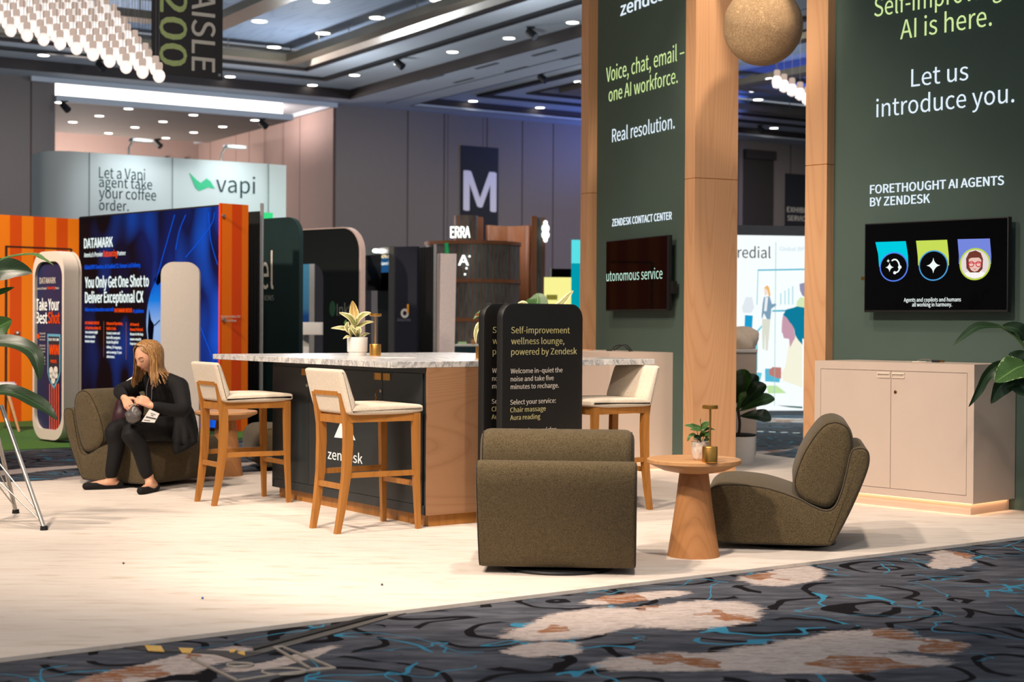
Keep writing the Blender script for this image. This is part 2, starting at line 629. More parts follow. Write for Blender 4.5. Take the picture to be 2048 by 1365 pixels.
# ---- lettering
FONTS = {}


def font(key):
    if key not in FONTS:
        f = None
        try:
            p = os.path.join(bpy.utils.system_resource('DATAFILES'), 'fonts', 'Noto Sans CJK Regular.woff2')
            f = D.fonts.load(p)
        except Exception:
            f = None
        cu = D.curves.new('t', 'FONT')
        cu.body = 'H'
        if f:
            cu.font = f
        o = D.objects.new('t', cu)
        COL.objects.link(o)
        dg = bpy.context.evaluated_depsgraph_get()
        me = D.meshes.new_from_object(o.evaluated_get(dg))
        hh = max(v.co.y for v in me.vertices)
        D.objects.remove(o)
        D.meshes.remove(me)
        FONTS[key] = (f, hh)
    return FONTS[key]


def text_mesh(body, cap, width=None, bold=0.0, ext=.0015, align='LEFT', space=1.0):
    """lettering; bold thickens the strokes by laying shifted copies of the glyphs over each other"""
    f, hh = font('i')
    cu = D.curves.new('lettering', 'FONT')
    cu.body = body
    if f:
        cu.font = f
    cu.space_character = space
    cu.resolution_u = 3
    o = D.objects.new('t', cu)
    COL.objects.link(o)
    dg = bpy.context.evaluated_depsgraph_get()
    me = D.meshes.new_from_object(o.evaluated_get(dg))
    D.objects.remove(o)
    D.curves.remove(cu)
    k = cap / hh
    xs = [v.co.x for v in me.vertices] or [0, 1]
    x0, w0 = min(xs), (max(xs) - min(xs))
    kx = width / w0 if width else k
    b = bmesh.new()
    b.from_mesh(me)
    if bold:
        base = bmesh.new()
        base.from_mesh(me)
        e = bold * hh * 1.3
        b.clear()
        for q, (dx, dy) in enumerate(((-e, 0), (e, 0), (-e * .5, e * .6), (e * .5, -e * .6), (0, 0))):
            mp = {v: b.verts.new((v.co.x + dx, v.co.y + dy, q * .00012)) for v in base.verts}
            for fc in base.faces:
                b.faces.new([mp[v] for v in fc.verts])
        base.free()
    for v in b.verts:
        v.co = Vector(((v.co.x - x0) * kx, v.co.y * k, v.co.z))
    if ext:
        r = bmesh.ops.extrude_face_region(b, geom=b.faces[:])
        for g in r['geom']:
            if isinstance(g, bmesh.types.BMVert):
                g.co.z += ext
    b.to_mesh(me)
    b.free()
    return me


def frame(o, right, normal):
    r, n = Vector(right).normalized(), Vector(normal).normalized()
    u = n.cross(r)
    m = Matrix((r, u, n)).transposed().to_4x4()
    m.translation = Vector(o)
    return m


def put_text(parent, me, Mw, mat, name='lettering'):
    """place a lettering mesh given a world frame"""
    me.transform((inv(parent) if parent else Matrix()) @ Mw)
    me.materials.append(MAT[mat] if isinstance(mat, str) else mat)
    o = D.objects.new(name, me)
    COL.objects.link(o)
    if parent:
        o.parent = parent
    return o


def ptext(parent, body, bl, br, cap, plane, mat, bold=0.0, lift=.003, name='lettering'):
    """lettering on an upright plane: left end of the baseline, right end, height of the capitals"""
    o, n = plane
    n = Vector(n)
    right = Vector((0, 0, 1)).cross(n).normalized()
    L, R = hit(bl[0], bl[1], o, n), hit(br[0], br[1], o, n)
    T = hit(bl[0], bl[1] - cap, o, n)
    me = text_mesh(body, max(.002, T.z - L.z), (R - L).dot(right), bold, ext=min(.002, lift * .5))
    return put_text(parent, me, frame(L + n * lift, right, n), mat, name)


def rrect(w, h, r, n=6, corners=(1, 1, 1, 1)):
    """rounded rectangle centred on 0,0; corners order: br, tr, tl, bl"""
    out = []
    for (cx, cy, a0), on in zip(((w / 2 - r, -h / 2 + r, -90), (w / 2 - r, h / 2 - r, 0), (-w / 2 + r, h / 2 - r, 90), (-w / 2 + r, -h / 2 + r, 180)), corners):
        if on:
            for k in range(n + 1):
                a = math.radians(a0 + 90 * k / n)
                out.append((cx + r * math.cos(a), cy + r * math.sin(a)))
        else:
            sx, sy = (1 if cx > 0 else -1), (1 if cy > 0 else -1)
            out.append((sx * w / 2, sy * h / 2))
    return out


def disc(cx, cy, r, n=32):
    return [(cx + r * math.cos(2 * PI * k / n), cy + r * math.sin(2 * PI * k / n)) for k in range(n)]


def smooth_loop(pts, sub=5):
    """closed Catmull-Rom through 2-D points"""
    out = []
    n = len(pts)
    for i in range(n):
        p0, p1, p2, p3 = (Vector(pts[(i + k - 1) % n]) for k in range(4))
        for j in range(sub):
            t = j / sub
            out.append(.5 * ((2 * p1) + (p2 - p0) * t + (2 * p0 - 5 * p1 + 4 * p2 - p3) * t * t + (3 * p1 - p0 - 3 * p2 + p3) * t ** 3))
    return out


def spline(pts, sub=6):
    out = []
    P = [Vector(p) for p in pts]
    n = len(P)
    for i in range(n - 1):
        p0, p1, p2, p3 = P[max(i - 1, 0)], P[i], P[i + 1], P[min(i + 2, n - 1)]
        for j in range(sub):
            t = j / sub
            out.append(.5 * ((2 * p1) + (p2 - p0) * t + (2 * p0 - 5 * p1 + 4 * p2 - p3) * t * t + (3 * p1 - p0 - 3 * p2 + p3) * t ** 3))
    out.append(P[-1])
    return out


def pillow(mb, loop, half, r, bulge=.0, flip=False):
    """upholstered slab: outline in x/z, thickness along y, rounded edges of radius r and bulging flanks"""
    n = len(loop)
    area = sum(loop[i].x * loop[(i + 1) % n].y - loop[(i + 1) % n].x * loop[i].y for i in range(n))
    sg = 1 if area > 0 else -1
    nor = []
    for i in range(n):
        d = (loop[(i + 1) % n] - loop[i - 1]).normalized()
        nor.append(Vector((d.y, -d.x)) * sg)
    rows = []
    for k in range(-4, 5):
        pass
    steps = []
    for a in (0, 22, 45, 68, 90):
        steps.append((r * (1 - math.cos(math.radians(90 - a))) if False else r * (1 - math.sin(math.radians(a))), half - r + r * math.cos(math.radians(a))))
    seq = [(ins, -y) for ins, y in steps] + [(ins, y) for ins, y in steps[::-1]]
    for ins, y in seq:
        rows.append([mb.bm.verts.new((loop[i].x - nor[i].x * ins, y, loop[i].y - nor[i].y * ins)) for i in range(n)])
    for a, b in zip(rows, rows[1:]):
        for k in range(n):
            mb._faces([a[k], a[(k + 1) % n], b[(k + 1) % n], b[k]], [(0, 1, 2, 3)])
    mb._faces(rows[0], [tuple(range(n))])
    mb._faces(rows[-1][::-1], [tuple(range(n))])
    return [[(v.co.x, v.co.y, v.co.z) for v in rows[2]], [(v.co.x, v.co.y, v.co.z) for v in rows[-3]]]


def blade(mb, pts, w, up=(0, 0, 1), fold=.25, nx=6, sub=5, shape=None, wave=0.0):
    """a leaf blade along a rib; w = largest half width"""
    P = spline(pts, sub)
    up = Vector(up)
    rows = []
    n = len(P) - 1
    for i, p in enumerate(P):
        t = i / n
        d = (P[min(i + 1, n)] - P[max(i - 1, 0)]).normalized()
        side = d.cross(up)
        side = side.normalized() if side.length > 1e-4 else d.orthogonal()
        nrm = side.cross(d)
        prof = shape(t) if shape else (math.sin(PI * min(1, t ** .75)) ** .8 if 0 < t < 1 else 0)
        ww = max(.0008, w * prof)
        row = []
        for k in range(nx + 1):
            u = 2 * k / nx - 1
            z = abs(u) * fold * ww + wave * ww * math.sin(t * 14 + u * 2) * abs(u)
            row.append(p + side * (u * ww) + nrm * z)
        rows.append(row)
    mb.grid(rows)
    return mb

# ================================================================== THE HALL
HY = 32.0
_h = math.radians(HY)
VX, UX = Vector((math.cos(_h), math.sin(_h), 0)), Vector((-math.sin(_h), math.cos(_h), 0))
ZC = 6.85
MC = Vector((-4.62, 40.07, 0))
MPL = (MC, -UX)


def hp(p, q, z=0.0):
    return MC + VX * p + UX * q + Vector((0, 0, z))


def pq(w):
    d = Vector(w) - MC
    return d.dot(VX), d.dot(UX)


def hall(name, mb, mat, label, cat, smooth=30):
    o = struct(name, mb, mat, label, cat, smooth)
    o.location = MC
    o.rotation_euler = (0, 0, _h)
    return o


MAT['hall_wall'] = panelled_mat('grey_wall_fabric', rgb(112, 104, 101), 1.12, rgb(70, 56, 50))
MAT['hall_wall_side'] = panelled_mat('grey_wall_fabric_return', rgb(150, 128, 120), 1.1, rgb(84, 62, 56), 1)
MAT['ceil'] = M('ceiling_paint', rgb(176, 182, 188), .8, var=.02, scale=1)
MAT['ceil_brown'] = M('dark_brown_trim', rgb(34, 25, 23), .5, var=.1, scale=2)
MAT['ceil_field'] = wood('blue_grey_ceiling_boards', rgb(150, 164, 184), rgb(120, 134, 156), 'Y', 3, .6)
MAT['silver'] = M('silver_cove_metal', rgb(190, 184, 174), .3, .85, scale=2)
MAT['khaki'] = M('khaki_metal_beam', rgb(128, 118, 100), .35, .6, scale=2)
MAT['cove'] = glow('cove_light', (1, .93, .9, 1), 3.2)
MAT['soffit'] = M('soffit_paint', rgb(120, 114, 108), .8, var=.03, scale=1)

# floor
fl = MB()
fl.quad((-45, -6, 0), (60, -6, 0), (60, 75, 0), (-45, 75, 0))
struct('floor', fl, 'carpet', 'dark slate hall carpet with cyan swirls and cream petal shapes', 'carpet floor', 0)

pl = pq(hit(110, 300, *MPL))[0]
ps = pq(hit(583, 235, *MPL))[0]
qb = pq(hit(395, 300, MC, -VX))[1]
hall('wall_back', MB().box((0, 0, 0), (42, .35, ZC)), 'hall_wall', 'long grey panelled hall wall carrying the letter banner', 'wall')
hall('wall_left', MB().box((pl - 20, 0, 0), (pl, .35, ZC)), 'hall_wall', 'grey panelled wall left of the lit alcove', 'wall')
hall('wall_alcove_side', MB().box((-.02, .35, 0), (.33, qb + .3, ZC)).box((-.02, 0, 0), (-.001, .36, ZC)), 'hall_wall_side',
     'pinkish side wall of the lit alcove', 'wall')
hall('wall_alcove_back', MB().box((pl - 1, qb, 0), (0, qb + .3, ZC)), 'hall_wall_side', 'brightly lit rear wall of the alcove', 'wall')
hall('trim_1', MB().box((-1.05, qb - .05, 0), (-.95, qb, 6.3)).box((-.42, qb - .05, 0), (-.32, qb, 6.3)), 'ceil_brown',
     'pair of dark upright strips in the alcove corner', 'wall trim')
# alcove soffit with its light cove
qs = pq(flo(352, 281, 6.33))[1]
hall('ceiling_alcove', MB().box((pl, .0, 6.33), (ps, qs, 6.36)), 'soffit', 'grey soffit with downlights over the alcove', 'soffit')
hall('trim_2', MB().box((pl, -.12, 6.33), (ps, 0, 6.47)).box((pl, 0, 6.36), (ps, .5, 6.4)), 'ceil', 'pale front edge of the alcove soffit', 'soffit edge')
hall('trim_3', MB().box((pl, .32, 6.42), (ps - .1, .36, 6.82)), 'cove', 'glowing white cove above the alcove soffit', 'cove light')
hall('trim_4', MB().box((pl - .6, -.2, 6.74), (0, -.1, ZC)).box((-.12, .0, ZC - .1), (-.03, qb, ZC)), 'ceil', 'pale cornice over the alcove opening', 'cornice')

# ceiling with recessed coffers
C1 = (-34., .0, -27., -.95)
C2 = (1.75, 40., -27., -.8)


def ring(mb, r, i0, i1, z0, z1):
    """sloped or flat border between two insets of a coffer rectangle"""
    a, b = (r[0] + i0, r[1] - i0, r[2] + i0, r[3] - i0), (r[0] + i1, r[1] - i1, r[2] + i1, r[3] - i1)
    A = [(a[0], a[2], z0), (a[1], a[2], z0), (a[1], a[3], z0), (a[0], a[3], z0)]
    B = [(b[0], b[2], z1), (b[1], b[2], z1), (b[1], b[3], z1), (b[0], b[3], z1)]
    for k in range(4):
        mb.quad(A[k], A[(k + 1) % 4], B[(k + 1) % 4], B[k])
    return mb


def ringbox(mb, r, i0, i1, z0, z1):
    for k in range(2):
        mb.box((r[0] + i0, r[2 + k] + (-i1 if k else i0), z0), (r[1] - i0, r[2 + k] + (-i0 if k else i1), z1))
        mb.box((r[k] + (-i1 if k else i0), r[2] + i1, z0), (r[k] + (-i0 if k else i1), r[3] - i1, z1))
    return mb


cm = MB()
cm.box((C1[0] - 3, C1[3], ZC), (C2[1], qb + .3, ZC + .05))
cm.box((C1[1], C1[2], ZC), (C2[0], C1[3], ZC + .05))
cm.box((C1[1] + .0, C2[3], ZC + .001), (C2[1], C1[3], ZC + .051))
hall('ceiling', cm, 'ceil', 'pale flat hall ceiling between the coffers', 'ceiling')
ZT, ZF = 7.09, 7.5
nm = ['left', 'right']
for i, r in enumerate((C1, C2)):
    w = nm[i]
    hall('trim_%d' % (5 + i * 6), ringbox(MB(), r, -.001, .05, ZC, ZT), 'ceil_brown', 'dark brown border of the %s ceiling coffer' % w, 'ceiling trim')
    hall('ceiling_tray_' + w, ring(MB(), r, .05, 2.2, ZT, ZT), 'ceil', 'grey tray with downlights in the %s ceiling coffer' % w, 'ceiling')
    hall('trim_%d' % (6 + i * 6), ringbox(MB(), r, 1.28, 1.46, ZT - .06, ZT), 'black', 'black lighting track in the %s ceiling coffer' % w, 'lighting track')
    hall('trim_%d' % (7 + i * 6), ringbox(MB(), r, 2.2, 2.26, ZT - .03, ZT + .12), 'ceil_brown', 'inner brown border of the %s ceiling coffer' % w, 'ceiling trim')
    hall('trim_%d' % (8 + i * 6), ring(MB(), r, 2.26, 2.55, ZT + .05, ZT + .36), 'silver', 'silver sloping cove of the %s ceiling coffer' % w, 'ceiling cove')
    hall('ceiling_field_' + w, ring(MB(), r, 2.5, 12.9, ZF, ZF), 'ceil_field', 'blue-grey boarded field of the %s ceiling coffer' % w, 'ceiling')
    rods = MB()
    for k in range(14):
        for ins in (2.95, 5.95):
            q = r[3] - ins - k * 1.5
            if q > r[2] + 6:
                pp = (r[1] - ins) if i == 0 else (r[0] + ins)
                rods.cyl((pp, q, ZT + .14), (pp, q, ZF), .012, n=6)
            pp = (r[1] - ins - k * 1.5) if i == 0 else (r[0] + ins + k * 1.5)
            rods.cyl((pp, r[3] - ins, ZT + .14), (pp, r[3] - ins, ZF), .012, n=6)
    hall('trim_%d' % (9 + i * 6), ringbox(ringbox(MB(), r, 2.8, 3.15, ZT - .02, ZT + .14), r, 5.7, 6.2, ZT - .02, ZT + .14), 'khaki',
         'khaki hanging beams of the %s ceiling coffer' % w, 'hanging beam')
    hall('trim_%d' % (10 + i * 6), rods, 'steel', 'thin rods holding the %s hanging beams' % w, 'hanging rod')
sl = MB()
slots = [((848, 158), (890, 150)), ((906, 165), (949, 156)), ((950, 137), (997, 126)), ((1010, 143.5), (1057, 133)), ((1062, 111), (1114, 100)), ((1123, 118), (1160, 110))]
slotm = MB()
for a, b in slots:
    A, B = pq(flo(*a, ZC)), pq(flo(*b, ZC))
    pm = (A[0] + B[0]) / 2
    slotm.box((pm - .045, min(A[1], B[1]), ZC - .012), (pm + .045, max(A[1], B[1]), ZC))
A = pq(flo(950, 161, ZC))
slotm.box((A[0] - .02, -26, ZC - .006), (A[0] + .02, -.9, ZC))
hall('trim_17', slotm, M('slot_grey', rgb(70, 74, 78), .7), 'dark linear air slots in the flat ceiling strip', 'air slot')

# hall lamps: own uplights and downlights, with fills added for ceiling and walls
lamp('alcove_light', 'POINT', hp(-4.5, qb - 2.2, 3.6), hp(-4.5, qb - 3, 0), 900, (1, .87, .8), .3)
lamp('alcove_light', 'POINT', hp(-4.5, qs + .9, 6.5), hp(-4.5, qb - 3, 0), 420, (1, .88, .8), .2)
lamp('alcove_light', 'POINT', hp(-1.6, 1.6, 6.55), hp(0, 0, 0), 190, (1, .86, .84), .15)
lamp('blue_uplight', 'SPOT', hp(11., -3.6, 5.2), hp(8.2, -1.6, 8.0), 1500, (.10, .22, 1), .1, 100, .8)
lamp('blue_uplight', 'SPOT', hp(13., -8.0, 5.0), hp(8.5, -8.0, 9.0), 1400, (.12, .2, 1), .1, 110, .8)
for p, q, e in ((-9.5, -5, 380), (1.5, -6, 520), (7.5, -6, 520), (14, -6, 520), (21, -7, 450)):
    lamp('wall_fill', 'SPOT', hp(p, q, 6.7), hp(p, .2, 1.2), e, (1, .93, .86), .3, 100, .9)  # added washes that brighten the hall walls
for p, q in ((-6, -12), (3, -13), (12, -12)):
    lamp('hall_downlight_bank', 'AREA', hp(p, q, 6.8), hp(p, q, 0), 260, (1, .94, .86), 4.0)
lamp('violet_wash', 'SPOT', hp(12., -7.0, 5.5), hp(9.5, 0, 3.6), 800, (.42, .36, 1), .2, 90, .9)
for p, q in ((-3.2, -5.5), (-9, -6), (-3.4, -13), (5.0, -9)):
    lamp('coffer_fill', 'POINT', hp(p, q, 5.4), hp(p, q, 0), 300, (.85, .92, 1), .25)  # unseen points below the coffers, added to brighten the ceiling

# downlights -----------------------------------------------------------
ORD = ['first', 'second', 'third', 'fourth', 'fifth', 'sixth', 'seventh', 'eighth', 'ninth', 'tenth', 'eleventh', 'twelfth', 'thirteenth']


def downlights(spots, z, where, group, r=.095):
    first = None
    for k, (px, py) in enumerate(sorted(spots)):
        w = flo(px, py, z)
        lab = 'round downlight in %s, %s from the left' % (where, ORD[k])
        if first is None:
            t = thing('ceiling_downlight', lab, 'ceiling light', w, 0, group)
            MB().lathe([(r * .72, -.002), (r * .9, -.012), (r, -.01), (r, 0)], 20).build('trim_ring', 'white', t)
            MB().lathe([(0, -.012), (r * .8, -.012), (r * .8, -.004)], 20).build('lamp_lens', 'downlight', t)
            first = t
        else:
            copy_tree(first, w, 0, lab, group)


S1 = .293
downlights([(x * S1, y * S1) for x, y in ((405, 698), (497, 832), (678, 790), (741, 908), (876, 741), (921, 868), (1113, 829), (1132, 941), (1320, 784), (1322, 903), (1520, 864), (1740, 819))],
           6.33, 'the alcove soffit', 'alcove soffit downlights', .13)
downlights([(87, 110), (460, 153), (625, 170), (709, 150), (799, 128), (905, 103.5), (1018, 76), (1145, 44.5)], ZT, 'the grey tray of the left coffer', 'left coffer tray downlights', .15)
downlights([(519, 42), (643, 2), (646, 66), (548, 94), (754, 35), (876, 0)], ZF, 'the boarded field of the left coffer', 'left coffer field downlights', .19)
downlights([(946, 202), (1080, 215), (1158, 163)], ZT, 'the tray of the blue-lit right coffer', 'right coffer downlights', .15)
downlights([(596, 203), (443, 187)], ZC, 'the flat ceiling before the alcove', 'flat ceiling downlights', .13)
downlights([(1508, 182), (1516, 199), (1542, 157), (1548, 256)], ZT, 'the ceiling seen between the wooden columns', 'downlights between the columns', .15)


def track_spots(spots, z, where, group):
    first = None
    for k, (px, py) in enumerate(sorted(spots)):
        w = flo(px, py, z)
        lab = 'small black spotlight head on %s, %s from the left' % (where, ORD[k])
        if first is None:
            t = thing('track_spotlight', lab, 'spotlight', w, 0, group)
            MB().cyl((0, 0, 0), (0, 0, -.1), .03).box((-.08, -.03, -.04), (.08, .03, .0)).build('bracket', 'black', t)
            MB().cyl((-.05, .02, -.08), (.1, -.06, -.22), .075, .085).build('lamp_head', 'black', t)
            first = t
        else:
            copy_tree(first, w, 0, lab, group)


track_spots([(797, 115), (1061, 53), (1083, 144), (200, 119), (1520, 250)], ZT, 'the ceiling tracks', 'track spotlights')
track_spots([(525, 237), (129, 202), (315, 278)], 6.33, 'the soffit', 'soffit spotlights')

# chandelier of glass globes -------------------------------------------
ch = thing('globe_chandelier', 'large glowing chandelier of hanging glass globes, top left', 'chandelier', at(170, 10, 17.5))
t_ = NT('lit_glass_globe')
lw = t_.n('ShaderNodeLayerWeight', {'Blend': .35}).outputs['Facing']
MAT['globe'] = t_.out((.3, .26, .24, 1), .2, 0, t_.ramp(lw, [(0, (1, .97, .94, 1)), (.45, (1, .86, .78, 1)), (.75, (.62, .48, .42, 1)), (1, (.36, .27, .24, 1))]), 1.02)
MAT['globe'].cycles.emission_sampling = 'NONE'
MAT['socket'] = glow('lit_glass_neck', rgb(222, 196, 180), .8, False)
MAT['cord'] = M('thin_wire', rgb(120, 116, 118), .5, .5)


def pendant(parent, w, r, top, tall=1.15):
    L = inv(parent) @ w
    m = MB()
    m.sphere(L, r, 14, (1, 1, tall))
    m.mi = 2
    m.lathe([(r * .55, 0), (r * .6, r * .35), (r * .62, r * .9), (r * .5, r * 1.25), (0, r * 1.3)], 12, L + Vector((0, 0, r * tall * .8)))
    n0 = len(m.bm.faces)
    m.mi = 1
    m.cyl(L + Vector((0, 0, r * 2)), Vector((L.x, L.y, top - parent.location.z)), .0025, n=4)
    return m.build('glass_globe', ['globe', 'cord', 'socket'], parent)


cnt = 0
for j in range(0, 12):
    for i in range(0, 12):
        px, py = 318 - 33 * i - 10.5 * j + (4 if j % 2 else 0), 152 - 10.5 * i - 13.2 * j + (3 * math.sin(i * .9))
        if -18 < px < 345 and py > -18 and cnt < 100:
            pendant(ch, at(px, py, 16.6 + .2 * j + .08 * i), .066, 7.45)
            cnt += 1
cp = MB()
Lc = inv(ch) @ at(160, 10, 17.6)
cp.box((Lc.x - 1.6, Lc.y - 1.4, 7.42 - ch.location.z), (Lc.x + 1.2, Lc.y + 1.6, 7.5 - ch.location.z))
cp.build('ceiling_plate', 'steel', ch)
ch2 = thing('globe_chandelier', 'row of glowing glass globes hanging between the wooden columns', 'chandelier', at(1580, 160, 30))
for px, py in ((1554, 164), (1568, 172), (1584, 180), (1600, 188), (1614, 198), (1628, 206)):
    pendant(ch2, at(px, py, 30), .1, 7.45, 1.3)
Lc = inv(ch2) @ at(1592, 100, 30)
MB().box((Lc.x - .5, Lc.y - .3, 7.42 - ch2.location.z), (Lc.x + .5, Lc.y + .3, 7.5 - ch2.location.z)).build('ceiling_plate', 'steel', ch2)

# hanging aisle sign -----------------------------------------------------
w = at(303, 148, 21.0)
sg = thing('aisle_sign', 'black hanging aisle banner with sideways green and white lettering', 'hanging sign', w, HY)
MAT['banner'] = M('black_banner', rgb(46, 40, 42), .6)
MB().box((0, -.01, 0), (1.01, .01, 2.6)).build('banner_board', 'banner', sg)
MB().cyl((.06, 0, 2.6), (.06, 0, 7.5 - w.z), .006, n=5).build('hanging_wire', 'steel', sg)
MB().cyl((.95, 0, 2.6), (.95, 0, 7.5 - w.z), .006, n=5).build('hanging_wire', 'steel', sg)
MB().cyl((.045, -.015, .075), (.045, -.012, .075), .022).cyl((.965, -.015, .07), (.965, -.012, .07), .022).build('grommets', 'steel', sg)
R_ = ROOTM[sg.name].to_3x3()
n_ = R_ @ Vector((0, -1, 0))
me = text_mesh('AISLE', .33, 1.10, .012)
put_text(sg, me, frame(ROOTM[sg.name] @ Vector((.565, -.012, 1.2)), (0, 0, -1), n_), 'tan_text')
MAT['sage_text'] = M('sage_vinyl', rgb(176, 190, 122), .6)
me = text_mesh('200', .37, 1.02, .015)
put_text(sg, me, frame(ROOTM[sg.name] @ Vector((.115, -.012, 1.16)), (0, 0, -1), n_), 'sage_text')

# M banner on the back wall ---------------------------------------------
a, b = hit(921, 291, *MPL), hit(995, 430, *MPL)
t = thing('letter_banner', 'black wall banner with a big white letter M', 'banner', hp(pq(a)[0], -.03, 0), HY)
wd = pq(hit(995, 300, *MPL))[0] - pq(a)[0]
MB().box((0, -.02, 2.0), (wd, .02, a.z)).build('banner_cloth', M('navy_black_cloth', rgb(14, 16, 22), .7), t)
put_text(t, text_mesh('M', 1.06, wd * .84, .02), frame(ROOTM[t.name] @ Vector((wd * .08, -.03, 4.28)), VX, -UX), M('violet_white_vinyl', rgb(208, 204, 214), .6))
lz = hit(960, 418, *MPL).z

# exhibit services sign and dark doorway
a = hit(1570, 347, *MPL)
t = thing('services_sign', 'dark exhibit services banner on the far wall between the columns', 'banner', hp(pq(a)[0], -.03, 0), HY)
MB().box((0, -.02, 1.6), (1.6, .02, a.z)).build('banner_cloth', M('navy_cloth', rgb(22, 24, 34), .7), t)
p1 = (MC - UX * .06, -UX)
ptext(t, 'EXHIBIT', (1574, 424), (1618, 428), 10, p1, 'tan_text', .006)
ptext(t, 'SERVICES', (1575, 441), (1623, 445), 10, p1, 'tan_text', .006)
a, b = pq(hit(1486, 325, *MPL))[0], pq(hit(1547, 325, *MPL))[0]
hall('door_1', MB().box((a, -.02, 0), (b, -.005, hit(1500, 318, *MPL).z)).box((a, -.14, hit(1500, 318, *MPL).z), (b, -.005, hit(1500, 300, *MPL).z)),
     M('dark_doorway', rgb(40, 34, 32), .7), 'tall dark doorway in the far wall between the columns', 'doorway')

# ================================================================== MID-DISTANCE STANDS


def local_frame(rz):
    a = math.radians(rz)
    return Vector((math.cos(a), math.sin(a), 0)), Vector((-math.sin(a), math.cos(a), 0))


# ---- curved white coffee stand at the rear left
V0 = at(93, 640, 24.0)
V0.z = 0
vb = thing('coffee_stand_wall', 'curved white backlit stand wall with coffee slogan and green logo', 'exhibition wall', V0, HY)
t_ = NT('backlit_white_fabric')
MAT['fabric_white'] = t_.out(rgb(214, 220, 220), .8, 0, (.78, .95, .94, 1), .04, .1)
prof = []
for k in range(9):
    a = PI * .5 + PI * .5 * (1 - k / 8)
    prof.append((.42 + .42 * math.cos(a), .42 - .42 * math.sin(a) + .0))
prof = [(0, .9)] + prof + [(.42 + 3.2 * k / 8, 0) for k in range(1, 9)] + [(4.02, .05), (4.06, .9)]
HV = 3.85
m = MB()
rows = [[(x, y, z) for x, y in prof] for z in (0, HV)]
m.grid(rows, False)
m.quad(*[(x, y, HV) for x, y in prof])
m.build('fabric_skin', 'fabric_white', vb)
vpl = (V0, -UX)
for px in (179, 345, 537):
    h_ = inv(vb) @ hit(px, 350, *vpl)
    MB().box((h_.x - .006, h_.y - .012, 0), (h_.x + .006, h_.y + .02, HV)).build('panel_joint', M('joint_grey', rgb(150, 160, 160), .7), vb)
MAT['vapi_text'] = M('dark_teal_vinyl', rgb(30, 58, 62), .6)
for s_, bl, br, cap in (('Let a Vapi', (198, 356), (290, 362), 22), ('agent take', (198, 374), (304, 384), 20), ('your coffee', (198, 396), (312, 403), 21), ('order.', (198, 420), (257, 424), 20)):
    ptext(vb, s_, bl, br, cap, vpl, 'vapi_text', .0, .005)
ptext(vb, 'vapi', (432, 384), (510, 391), 33, vpl, 'vapi_text', .0, .005)
wing = [(378, 345), (392, 359), (401, 366), (413, 357), (421, 363), (430, 378), (416, 375), (405, 380), (397, 382), (390, 375)]
L_ = [inv(vb) @ hit(x, y, *vpl) for x, y in wing]
MB().prism([(p.x, p.z) for p in L_], .005, .008, Matrix(((1, 0, 0, 0), (0, 0, -1, 0), (0, 1, 0, 0), (0, 0, 0, 1)))).build('wing_logo', M('mint_green', rgb(64, 196, 140), .6), vb)
first = None
for k, px in enumerate((262, 447)):
    h_ = hit(px, 318, *vpl)
    base = Vector((h_.x, h_.y, HV)) + UX * .1
    lab = 'silver clip-on arm light on top of the white stand, %s one' % ('left' if k == 0 else 'right')
    if first is None:
        t = thing('arm_light', lab, 'clip light', base, HY, 'arm lights over the white stand')
        MB().tube([(0, 0, -.02), (0, 0, .12), (0, -.2, .22), (0, -.5, .2)], .018, 8).build('arm', 'steel', t)
        MB().box((-.17, -.68, .16), (.17, -.5, .21), .01).build('lamp_head', 'white', t)
        first = t
    else:
        copy_tree(first, base, HY, lab, 'arm lights over the white stand')
    lamp('arm_light_bulb', 'SPOT', base - UX * .95 + Vector((0, 0, .15)), base - UX * .1 + Vector((0, 0, -.8)), 46, (.84, .96, 1), .12, 125, 1.0)
lamp('mint_wash', 'SPOT', hp(0, 0, 0) + Vector((0, 0, 0)) if False else V0 + VX * 4.3 - UX * 1.6 + Vector((0, 0, 2.2)), V0 + VX * 3.6 + Vector((0, 0, 2.9)), 30, (.45, 1, .82), .1, 80, .9)
g_ = at(533, 433, 25.2)
t = thing('exit_sign', 'small glowing green sign peeking over the dark banner', 'exit sign', g_, HY)
MB().box((-.06, -.03, -.06), (.1, .03, .06)).build('sign_box', glow('exit_green', rgb(60, 215, 130), 1.1, False), t)
MB().cyl((0, .02, -g_.z), (0, .02, -.06), .02, n=8).build('post', 'steel', t)

# ---- striped orange stand with the lit blue wall
DR, DL = at(440, 640, 16.8), at(155, 640, 18.95)
DR.z = DL.z = .0065
wv_ = (DL - DR)
DLEN = wv_.length
DRZ = math.degrees(math.atan2(-wv_.x, wv_.y))
DX, DY = local_frame(DRZ)
DH = at(440, 410, 16.8).z
turf = MB()
a, b = flo(-60, 906), flo(522, 878)
c = b + (b - a).normalized() * .1 + DX * .1
pts = [a, b, b + DX * 3.4, a + Vector((-3.5, 4.5, 0)), a + Vector((-3.5, 1, 0))]
turf.prism([(p.x, p.y) for p in pts], .001, .006, Matrix())


def turf_mat():
    t = NT('artificial_grass')
    f = t.noise(t.coord(), 160, 3, .8)
    g = t.noise(t.coord(), 3, 2)
    c = t.ramp(f, [(.3, rgb(42, 86, 24)), (.6, rgb(86, 146, 46)), (.8, rgb(130, 184, 72))])
    t.bump(f, 1.0, .02)
    return t.out(t.mix(t.math('MULTIPLY', g, .35), c, rgb(44, 84, 20)), .9)


tag(turf.build('artificial_grass_mat', turf_mat(), None, 0), 'bright green artificial grass mat of the orange striped stand', 'grass mat', kind='stuff')

ds = thing('lit_wall_stand', 'lit blue football advert wall with orange striped end panel', 'exhibition wall', DR, DRZ)
MB().box((.02, 0, 0), (.31, DLEN, DH)).build('wall_body', M('stand_black', rgb(24, 22, 24), .6), ds)


